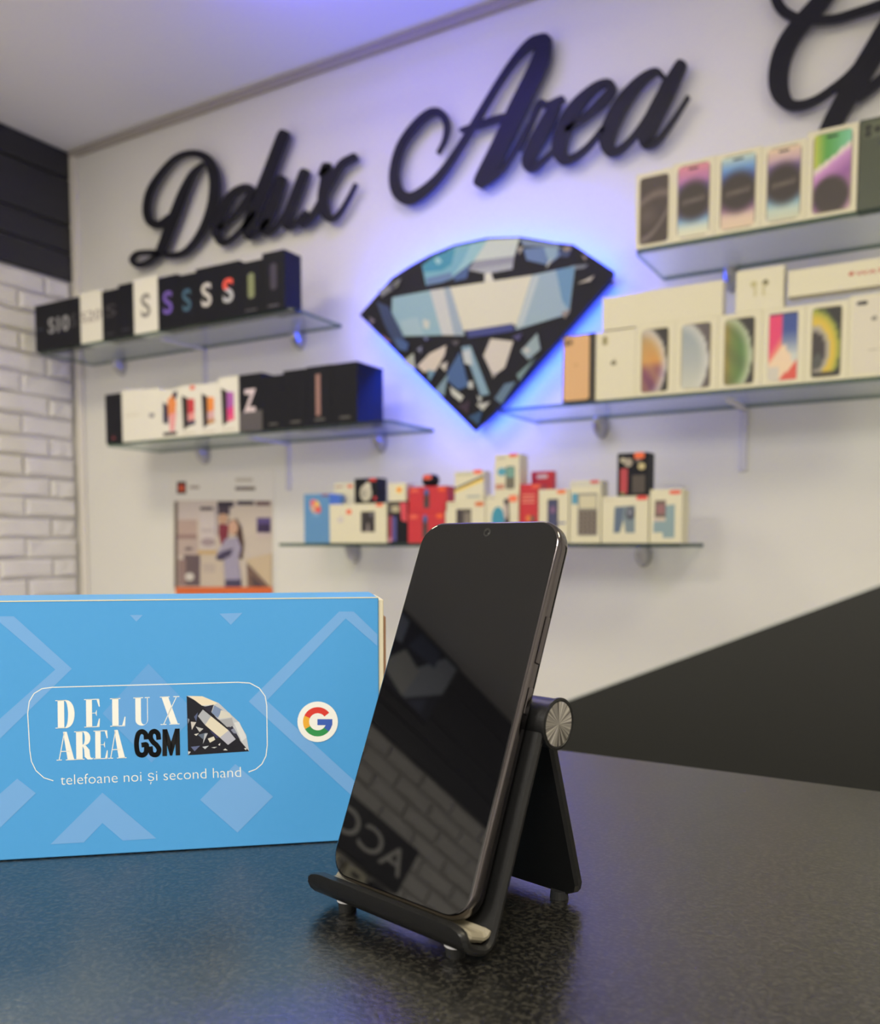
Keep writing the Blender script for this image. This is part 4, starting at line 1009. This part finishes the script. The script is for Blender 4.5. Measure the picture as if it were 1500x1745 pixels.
def d_white1(p):
    p.rrect(0.56, 0.28, 0.80, 0.80, 0.01, 0.01, (64, 58, 62)); p.poly([(0.61, 0.76), (0.75, 0.76), (0.78, 0.34), (0.58, 0.34)], (44, 38, 44)); p.poly([(0.66, 0.28), (0.70, 0.28), (0.695, 0.5), (0.67, 0.5)], (150, 140, 140)); p.ell(0.74, 0.72, 0.03, 0.05, (110, 108, 120))
    sticker(p, 0.35, 0.80, 0.09, 0.12); sticker(p, 0.88, 0.955, 0.12, 0.08); p.ell(0.2, 0.6, 0.06, 0.09, (206, 200, 196))
_, zw1 = small('white carton showing two black handsets standing beside the blue carton', M['warm_lit_card'], 206, 404, 240, Z3, d_white1)
small('tall pale carton with orange sticker standing behind the handset carton', M['warm_lit_card'], 222, 300, 168, Z3, lambda p: [p.rect(0.05, 0.93, 0.4, 0.95, (170, 110, 104)), sticker(p, 0.72, 0.94, 0.24, 0.05, (224, 92, 66)), p.ell(0.4, 0.75, 0.18, 0.06, (176, 172, 190)), p.rect(0.2, 0.60, 0.6, 0.61, (190, 184, 186))], yf=SH + 0.075, depth=0.05)
def d_dark1(p):
    p.ell(0.50, 0.42, 0.26, 0.34, (188, 184, 168)); p.ell(0.58, 0.70, 0.14, 0.14, (200, 196, 180)); p.ell(0.40, 0.40, 0.10, 0.16, (160, 156, 144)); sticker(p, 0.80, 0.93, 0.30, 0.12, (214, 54, 50)); p.ell(0.9, 0.2, 0.06, 0.07, (214, 54, 70))
small('black cube carton with pale fruit-like picture on the handset carton', M['black_card'], 292, 372, 152, zw1, d_dark1, depth=0.046)
def d_dark2(p):
    p.rect(0.02, 0.72, 0.7, 0.97, (90, 84, 76)); p.ell(0.4, 0.82, 0.2, 0.08, (176, 168, 140)); p.rect(0.04, 0.05, 0.24, 0.66, (150, 60, 76)); p.rect(0.24, 0.05, 0.46, 0.64, (74, 74, 140)); p.poly([(0.62, 0.97), (0.98, 0.97), (0.98, 0.5), (0.7, 0.55)], (206, 70, 84)); p.ell(0.12, 0.08, 0.1, 0.06, (196, 130, 150))
_, zd2 = small('narrow dark carton with red and blue stripes beside the red cartons', M['black_card'], 406, 476, 232, Z3, d_dark2)
small('small white carton with round orange sticker on the narrow dark carton', M['warm_lit_card'], 410, 470, 168, zd2, lambda p: [p.ell(0.62, 0.62, 0.2, 0.2, (236, 216, 130)), p.ell(0.62, 0.62, 0.12, 0.13, (240, 128, 66))], depth=0.045)
def d_red(p):
    p.rrect(0.40, 0.15, 0.55, 0.82, 0.02, 0.03, (84, 50, 56)); p.ell(0.475, 0.78, 0.055, 0.13, (62, 92, 160)); p.rect(0.41, 0.15, 0.54, 0.45, (70, 62, 66)); p.rect(0.06, 0.78, 0.26, 0.92, (226, 98, 80)); sticker(p, 0.87, 0.86, 0.18, 0.14, (236, 96, 50))
_, zr = small('red carton with dark handset picture standing on the shelf under its twin', M['red_card'], 477, 604, 268, Z3, d_red)
_, zr2 = small('red carton with dark handset picture stacked on its twin', M['red_card'], 479, 612, 180, zr, d_red)
# black oval gadget on the red cartons
gc = ony(q5(553), r5(155), SH + 0.02); rx = (x_at(q5(580), zr2, SH + 0.02) - x_at(q5(526), zr2, SH + 0.02)) / 2
gd = empty('earbud_case', (gc[0], SH + 0.025, zr2), label='small black oval case with orange top lying on the red cartons', cat='case')
v, f = [], []; hgt = ony(q5(553), r5(135), SH)[2] - zr2
for j in range(9):
    ph = -math.pi / 2 + math.pi * j / 8; r = max(0.02, math.cos(ph) ** 0.55)
    for i in range(28):
        q = 2 * math.pi * i / 28; v.append((rx * r * math.cos(q), 0.02 * r * math.sin(q), hgt / 2 + hgt / 2 * math.sin(ph)))
for j in range(8):
    for i in range(28):
        f.append((j * 28 + i, j * 28 + (i + 1) % 28, j * 28 + 28 + (i + 1) % 28, j * 28 + 28 + i))
f += [tuple(range(27, -1, -1)), tuple(range(8 * 28, 9 * 28))]
mesh('shell', v, f, M['black_card'], gd, smooth=True)
p = Print(lambda x, y, k: (x, -0.0202 * math.sqrt(max(0.0, 1 - (x / rx) ** 2)) - 0.0008 - 0.0002 * k, y), 1.05); p.rrect(-rx * 0.55, hgt * 0.55, rx * 0.55, hgt * 0.92, rx * 0.3, hgt * 0.15, (226, 84, 62)); p.build('label_sticker', gd)
def d_wlow(p): p.rect(0.28, 0.25, 0.66, 0.82, (92, 84, 80)); p.rect(0.30, 0.25, 0.44, 0.80, (62, 54, 58)); p.rect(0.48, 0.4, 0.64, 0.72, (130, 122, 110)); sticker(p, 0.86, 0.93, 0.22, 0.10, (214, 112, 62)); p.rect(0.05, 0.93, 0.3, 0.95, (196, 188, 160))
_, zwl = small('white carton with grey handset picture under the yellow striped carton', M['warm_lit_card'], 606, 744, 232, Z3, d_wlow)
def d_stripe(p):
    p.poly([(0, 0.46), (1, 0.86), (1, 0.78), (0, 0.38)], (96, 98, 106)); p.poly([(0, 0.38), (1, 0.78), (1, 0.68), (0, 0.30)], (232, 196, 84)); p.poly([(0, 0.30), (1, 0.68), (1, 0.66), (0, 0.28)], (240, 226, 150)); p.rect(0.42, 0.12, 0.88, 0.20, (176, 182, 176)); p.rect(0.08, 0.88, 0.62, 0.94, (190, 190, 164)); sticker(p, 0.80, 0.97, 0.30, 0.14, (244, 110, 90))
small('white carton with a diagonal yellow and grey stripe', M['warm_lit_card'], 638, 739, 128, zwl, d_stripe, depth=0.04)
def d_cyan(p): p.ell(0.38, 0.50, 0.20, 0.26, (60, 146, 176)); p.poly([(0.56, 0.92), (0.72, 0.92), (0.76, 0.15), (0.6, 0.15)], (74, 66, 70)); p.ell(0.62, 0.66, 0.07, 0.16, (190, 176, 176)); sticker(p, 0.84, 0.92, 0.26, 0.14, (246, 124, 92)); p.rect(0.04, 0.93, 0.3, 0.95, (176, 172, 160))
_, zcy = small('white carton with big turquoise disc and dark handset', M['warm_lit_card'], 746, 858, 210, Z3, d_cyan)
def d_cy2(p): p.rrect(0.45, 0.14, 0.82, 0.70, 0.08, 0.05, (112, 108, 96)); p.rrect(0.50, 0.42, 0.80, 0.68, 0.04, 0.03, (116, 160, 150)); p.ell(0.30, 0.57, 0.18, 0.10, (86, 160, 186)); p.rect(0.04, 0.14, 0.4, 0.27, (196, 140, 122)); p.rect(0.12, 0.88, 0.45, 0.93, (190, 186, 160)); sticker(p, 0.76, 0.96, 0.34, 0.09, (232, 110, 88))
small('tall white carton with handset and small blue disc perched on another carton', M['warm_lit_card'], 776, 862, 68, zcy, d_cy2, depth=0.05)
def d_redn(p):
    for k in range(3): p.rect(0.12, 0.80 - k * 0.06, 0.85, 0.825 - k * 0.06, (226, 140, 122))
    p.ell(0.5, 0.42, 0.15, 0.06, (220, 120, 60)); p.rect(0.62, 0.36, 0.84, 0.46, (110, 84, 70)); sticker(p, 0.9, 0.96, 0.5, 0.07, (226, 90, 66))
small('narrow red carton with orange lines between white cartons', M['red_card'], 862, 926, 172, Z3, d_redn, yf=SH + 0.006)
# red hang pack with a hanging hole, behind
hp, _ = small('red hang pack with a pale hanger slot behind the white cartons', M['red_card'], 902, 978, 128, Z3, lambda p: [p.rrect(0.24, 0.90, 0.76, 0.955, 0.1, 0.02, (214, 196, 200)), p.rect(0.5, 0.70, 0.95, 0.78, (206, 84, 60))], yf=SH + 0.09, depth=0.02)
def d_navy(p): p.rrect(0.30, 0.28, 0.66, 0.82, 0.03, 0.02, (70, 62, 66)); p.rect(0.34, 0.32, 0.62, 0.80, (66, 70, 106)); p.ell(0.48, 0.62, 0.10, 0.07, (122, 90, 130)); sticker(p, 0.76, 0.95, 0.3, 0.08, (230, 122, 70)); p.rect(0.66, 0.36, 0.9, 0.39, (66, 86, 160))
small('white carton with dark navy handset picture and orange sticker', M['warm_lit_card'], 928, 1032, 190, Z3, d_navy)
def d_key(p):
    p.rect(0.02, 0.90, 0.98, 0.985, (206, 204, 190)); p.rect(0.06, 0.63, 0.30, 0.80, (86, 152, 182)); p.rrect(0.26, 0.12, 0.90, 0.80, 0.03, 0.02, (150, 146, 136)); p.rect(0.32, 0.56, 0.86, 0.76, (206, 200, 172)); p.rect(0.30, 0.14, 0.88, 0.52, (86, 76, 72))
    for i in range(4):
        for j in range(5): p.rect(0.34 + i * 0.13, 0.17 + j * 0.07, 0.43 + i * 0.13, 0.205 + j * 0.07, (150, 140, 128)); p.k -= 1
    p.k += 1; sticker(p, 0.80, 0.975, 0.28, 0.05, (206, 60, 64))
small('tall pale grey carton showing a handset with large keypad', M['warm_lit_card'], 1036, 1143, 160, Z3, d_key)
def d_jean(p): p.poly([(0.28, 0.78), (0.72, 0.80), (0.72, 0.22), (0.52, 0.22), (0.48, 0.5), (0.40, 0.22), (0.26, 0.22)], (120, 136, 146)); p.poly([(0.30, 0.76), (0.48, 0.76), (0.40, 0.24), (0.28, 0.24)], (92, 108, 132)); p.ell(0.62, 0.64, 0.10, 0.14, (66, 68, 82)); p.ell(0.61, 0.66, 0.06, 0.08, (120, 124, 140)); p.rect(0.05, 0.91, 0.25, 0.93, (206, 196, 170)); sticker(p, 0.86, 0.955, 0.24, 0.09, (226, 80, 70))
_, zj = small('white carton with blue-grey flip handset picture under the dark carton', M['warm_lit_card'], 1146, 1308, 214, Z3, d_jean)
def d_dark3(p): p.rect(0.10, 0.06, 0.34, 0.64, (180, 62, 70)); p.ell(0.36, 0.78, 0.14, 0.10, (160, 150, 138)); p.ell(0.18, 0.84, 0.10, 0.06, (176, 168, 150)); p.ell(0.80, 0.68, 0.12, 0.08, (190, 176, 130)); p.ell(0.68, 0.82, 0.09, 0.06, (96, 88, 84)); p.rect(0.50, 0.06, 0.92, 0.48, (74, 66, 62)); p.poly([(0.08, 0.06), (0.25, 0.02), (0.2, 0.10)], (110, 150, 90)); sticker(p, 0.72, 0.93, 0.34, 0.15, (232, 104, 56))
small('dark carton with red stripe and orange sticker on the flip handset carton', M['black_card'], 1200, 1306, 64, zj, d_dark3, depth=0.05)
def d_blue2(p): p.poly([(0.46, 0.70), (0.78, 0.72), (0.78, 0.10), (0.42, 0.10), (0.42, 0.2), (0.12, 0.2), (0.12, 0.40), (0.46, 0.45)], (136, 160, 168)); p.rect(0.16, 0.48, 0.50, 0.80, (112, 96, 92)); p.rect(0.22, 0.55, 0.46, 0.72, (150, 104, 108)); p.rect(0.12, 0.41, 0.5, 0.47, (206, 190, 176)); sticker(p, 0.78, 0.94, 0.36, 0.07, (226, 90, 76))
small('white carton with pale blue handset at the free end of the lowest shelf', M['warm_lit_card'], 1312, 1424, 190, Z3, d_blue2, depth=0.06)

# ================================================================== POSTER
tP = lambda x, y: (260 + x / 5.769, 780 + y / 5.769)
p0 = ony(*tP(170, 150), D); p1 = ony(*tP(1215, 1460), D)
py0 = D - 0.002
pc = ((p0[0] + p1[0]) / 2, D, p1[2] - 0.06)
w, h = (p1[0] - p0[0]) / 2, p0[2] - p1[2] + 0.06
b = MB(); b.cbox(-w, w, -0.0018, -0.0002, 0, h, 0.0004)
po = b.build('poster', M['paper'], loc=pc); tag(po, 'white poster with photo of a woman in a lavender jacket above an orange strip', 'poster')
def pos3(x, y, k):
    q = ony(*tP(x, y), py0); return (q[0] - pc[0], -0.0020 - 0.0001 * k, q[2] - pc[2])
pr = Print(pos3, 1.0)
PB = [((240, 235, 330, 355), (46, 34, 30)), ((255, 265, 315, 330), (206, 80, 44)), ((365, 275, 460, 305), (170, 158, 146)), ((815, 200, 985, 235), (196, 190, 178)), ((815, 285, 1010, 320), (118, 106, 100))]
for (a, c, d, e), col in PB: pr.rect(a, c, d, e, col)
pr.rect(215, 420, 1180, 1290, (206, 194, 186))
pr.rect(215, 430, 250, 1290, (110, 96, 92))
for (a, c, d, e), col in [((255, 440, 640, 620), (206, 194, 192)), ((255, 610, 440, 760), (188, 164, 158)), ((250, 755, 440, 800), (158, 132, 132)), ((255, 800, 450, 960), (190, 172, 168)), ((310, 955, 470, 1260), (104, 88, 96)), ((255, 1000, 330, 1260), (150, 126, 126)), ((470, 485, 595, 515), (58, 46, 66)), ((640, 430, 800, 485), (44, 36, 60)), ((835, 425, 1000, 465), (46, 38, 62)), ((1020, 430, 1160, 470), (104, 76, 84)), ((615, 480, 640, 760), (170, 160, 172)), ((470, 540, 620, 900), (208, 198, 200)), ((485, 700, 600, 730), (186, 174, 180)), ((480, 960, 700, 1290), (204, 190, 178)), ((450, 910, 640, 950), (206, 176, 130)), ((500, 1040, 620, 1130), (190, 176, 170)), ((650, 480, 760, 560), (66, 54, 74)), ((1030, 590, 1165, 735), (92, 76, 140)), ((1040, 650, 1160, 730), (58, 42, 84)), ((1030, 740, 1165, 790), (206, 190, 190))]:
    pr.rect(a, c, d, e, col)
pr.ell(370, 1170, 45, 40, (214, 208, 206)); pr.ell(550, 830, 70, 40, (170, 152, 160)); pr.ell(360, 895, 40, 16, (120, 104, 110))
pr.poly([(930, 1030), (1180, 1290), (940, 1290)], (122, 96, 88)); pr.poly([(970, 1150), (1110, 1270), (1000, 1270)], (84, 66, 72)); pr.poly([(920, 1000), (1180, 940), (1180, 1290)], (206, 186, 160))
pr.ell(700, 600, 48, 52, (196, 158, 136)); pr.poly([(660, 650), (760, 660), (740, 820), (680, 860), (655, 740)], (130, 44, 66))
pr.poly([(750, 620), (830, 600), (880, 680), (905, 850), (890, 1000), (850, 980), (840, 760), (790, 760)], (78, 52, 50)); pr.ell(800, 685, 46, 75, (206, 166, 146))
pr.poly([(720, 800), (840, 780), (880, 880), (850, 1010), (880, 1200), (720, 1210), (710, 1010), (640, 940), (690, 860)], (164, 158, 186))
pr.poly([(700, 920), (800, 890), (780, 960), (690, 1010), (630, 1000), (640, 960)], (66, 58, 92)); pr.poly([(720, 1200), (880, 1195), (880, 1290), (720, 1290)], (72, 66, 100))
pr.rect(235, 1270, 1185, 1345, (222, 108, 58))
pr.build('poster_print', po)

# ================================================================== SIGN AND PICTURE ON THE BRICK WALL (seen mirrored in the phone)
SY0, SY1, SZ0, SZ1 = -1.715, -0.66, 0.490 + H, 0.686 + H
sg = empty('accessories_sign', (XL + 0.001, (SY0 + SY1) / 2, SZ0), label='black board sign with white capitals on the white brick wall', cat='sign')
hl = (SY1 - SY0) / 2
b = MB(); b.cbox(0.0, 0.022, -hl, hl, 0, SZ1 - SZ0, 0.002); b.build('board', M['signblack'], sg)
p = Print(lambda x, y, k: (0.0222 + 0.0002 * k, x, y), 1.0)
T_w = 0.98
p.text('ACCESORII', (-hl + 0.030, 0.055), (T_w, 0), (0, 0.096), (236, 234, 230), 0.004); p.build('lettering', sg)
# diamond picture on the boards, backlight glow put into its print colours
FY0, FY1, FZ0, FZ1 = -1.43, -0.86, 1.13 + H, 1.438 + H
pf = empty('framed_picture', (XL + 0.002, (FY0 + FY1) / 2, FZ0), label='pale blue diamond picture printed as if backlit on the black boards above the brick wall', cat='picture')
hl = (FY1 - FY0) / 2; fh = FZ1 - FZ0
b = MB(); b.cbox(0, 0.014, -hl, hl, 0, fh, 0.002); b.build('panel', M['letter'], pf)
p = Print(lambda x, y, k: (0.0142 + 0.0002 * k, -hl + 2 * hl * x, fh * y), 1.0)
for pts, c in (([(0.02, 0.02), (0.98, 0.02), (0.98, 0.98), (0.02, 0.98)], (44, 50, 78)), ([(0.02, 0.5), (0.30, 0.05), (0.42, 0.30), (0.16, 0.95), (0.02, 0.95)], (214, 224, 250)), ([(0.32, 0.05), (0.62, 0.20), (0.50, 0.60), (0.30, 0.50)], (240, 244, 252)), ([(0.56, 0.62), (0.98, 0.50), (0.98, 0.95), (0.60, 0.95)], (200, 214, 250)), ([(0.66, 0.05), (0.95, 0.05), (0.95, 0.40), (0.70, 0.45)], (170, 196, 240)), ([(0.20, 0.70), (0.50, 0.66), (0.46, 0.95), (0.22, 0.95)], (96, 110, 150)), ([(0.10, 0.05), (0.26, 0.05), (0.12, 0.28)], (96, 104, 140))):
    p.poly(pts, c)
p.build('glow_print', pf)

# accessories hanging under the sign (only their mirror image shows)
def hang(y0, y1, z0, z1, mat, label, c):
    o_ = empty('accessory_pack', (XL + 0.004, (y0 + y1) / 2, z0), label=label, cat='pack', group='packs hanging under the black sign')
    b = MB(); w = (y1 - y0) / 2; b.cbox(0, 0.03, -w, w, 0, z1 - z0, 0.002); b.build('card', mat, o_)
    p = Print(lambda x, y, k: (0.0302 + 0.0002 * k, -w + 2 * w * x, (z1 - z0) * y), 1.0); p.rect(0.12, 0.1, 0.88, 0.6, c); p.rect(0.3, 0.8, 0.7, 0.9, (60, 56, 56)); p.build('card_print', o_)
hang(-1.38, -1.27, 0.27 + H, 0.47 + H, M['warm_lit_card'], 'white hanging accessory pack with orange window under the wall sign', (206, 120, 70))
hang(-1.54, -1.43, 0.29 + H, 0.47 + H, M['warm_lit_card'], 'white hanging accessory pack with grey window under the wall sign', (130, 120, 116))
hang(-1.66, -1.58, 0.27 + H, 0.47 + H, M['black_card'], 'black hanging accessory pack under the wall sign', (70, 66, 70))

# ================================================================== LAMPS
def ceiling_panel(x, y, sx, sy, colour, strength, label):
    o = empty('ceiling_light', (x, y, ZC), label=label, cat='lamp', group='white light panels in the ceiling')
    b = MB(); b.box(-sx - 0.012, sx + 0.012, -sy - 0.012, -sy, -0.014, -0.0005); b.box(-sx - 0.012, sx + 0.012, sy, sy + 0.012, -0.014, -0.0005)
    b.box(-sx - 0.012, -sx, -sy, sy, -0.014, -0.0005); b.box(sx, sx + 0.012, -sy, sy, -0.014, -0.0005); b.build('frame', M['lampframe'], o)
    mesh('diffuser', [(-sx, -sy, -0.010), (-sx, sy, -0.010), (sx, sy, -0.010), (sx, -sy, -0.010)], [(0, 1, 2, 3)], emission('lamp_diffuser', colour, strength * LAMP_STRENGTH), o)
ceiling_panel(-1.0, 1.28, 0.28, 0.10, LAMP_COLOUR, 14, 'narrow warm light panel in the ceiling in front of the diamond sign')
ceiling_panel(0.75, 0.55, 0.28, 0.28, LAMP_COLOUR, 18, 'square warm light panel in the ceiling beyond the counter')
ceiling_panel(0.35, -0.95, 0.30, 0.30, LAMP_COOL, 37, 'added square white fill panel in the ceiling behind the counter')  # unseen, added as fill for the front of the gift box
ceiling_panel(-1.25, -1.95, 0.30, 0.30, LAMP_COOL, 58, 'added square white fill panel in the ceiling near the brick wall')  # unseen, added to brighten the bricks and sign mirrored in the phone
ceiling_panel(-2.0, 0.80, 0.28, 0.20, LAMP_COLOUR, 24, 'added square warm fill panel in the ceiling between brick wall and diamond sign')  # unseen, added to lift the dark left side of the room
# slim blue uplight bar hung under the ceiling above the frame
ub = empty('uplight_bar', (-1.32, 1.66, ZC), label='slim blue uplight bar hung close under the ceiling above the lettering', cat='lamp')
b = MB(); b.cbox(-0.22, 0.22, -0.02, 0.02, -0.095, -0.078, 0.002)
b.cbox(-0.20, -0.19, -0.004, 0.004, -0.078, -0.0005, 0.001); b.cbox(0.19, 0.20, -0.004, 0.004, -0.078, -0.0005, 0.001); b.build('housing', M['lampframe'], ub)
mesh('led_strip', [(-0.21, -0.015, -0.077), (0.21, -0.015, -0.077), (0.21, 0.015, -0.077), (-0.21, 0.015, -0.077)], [(0, 1, 2, 3)], M['uplight'], ub)
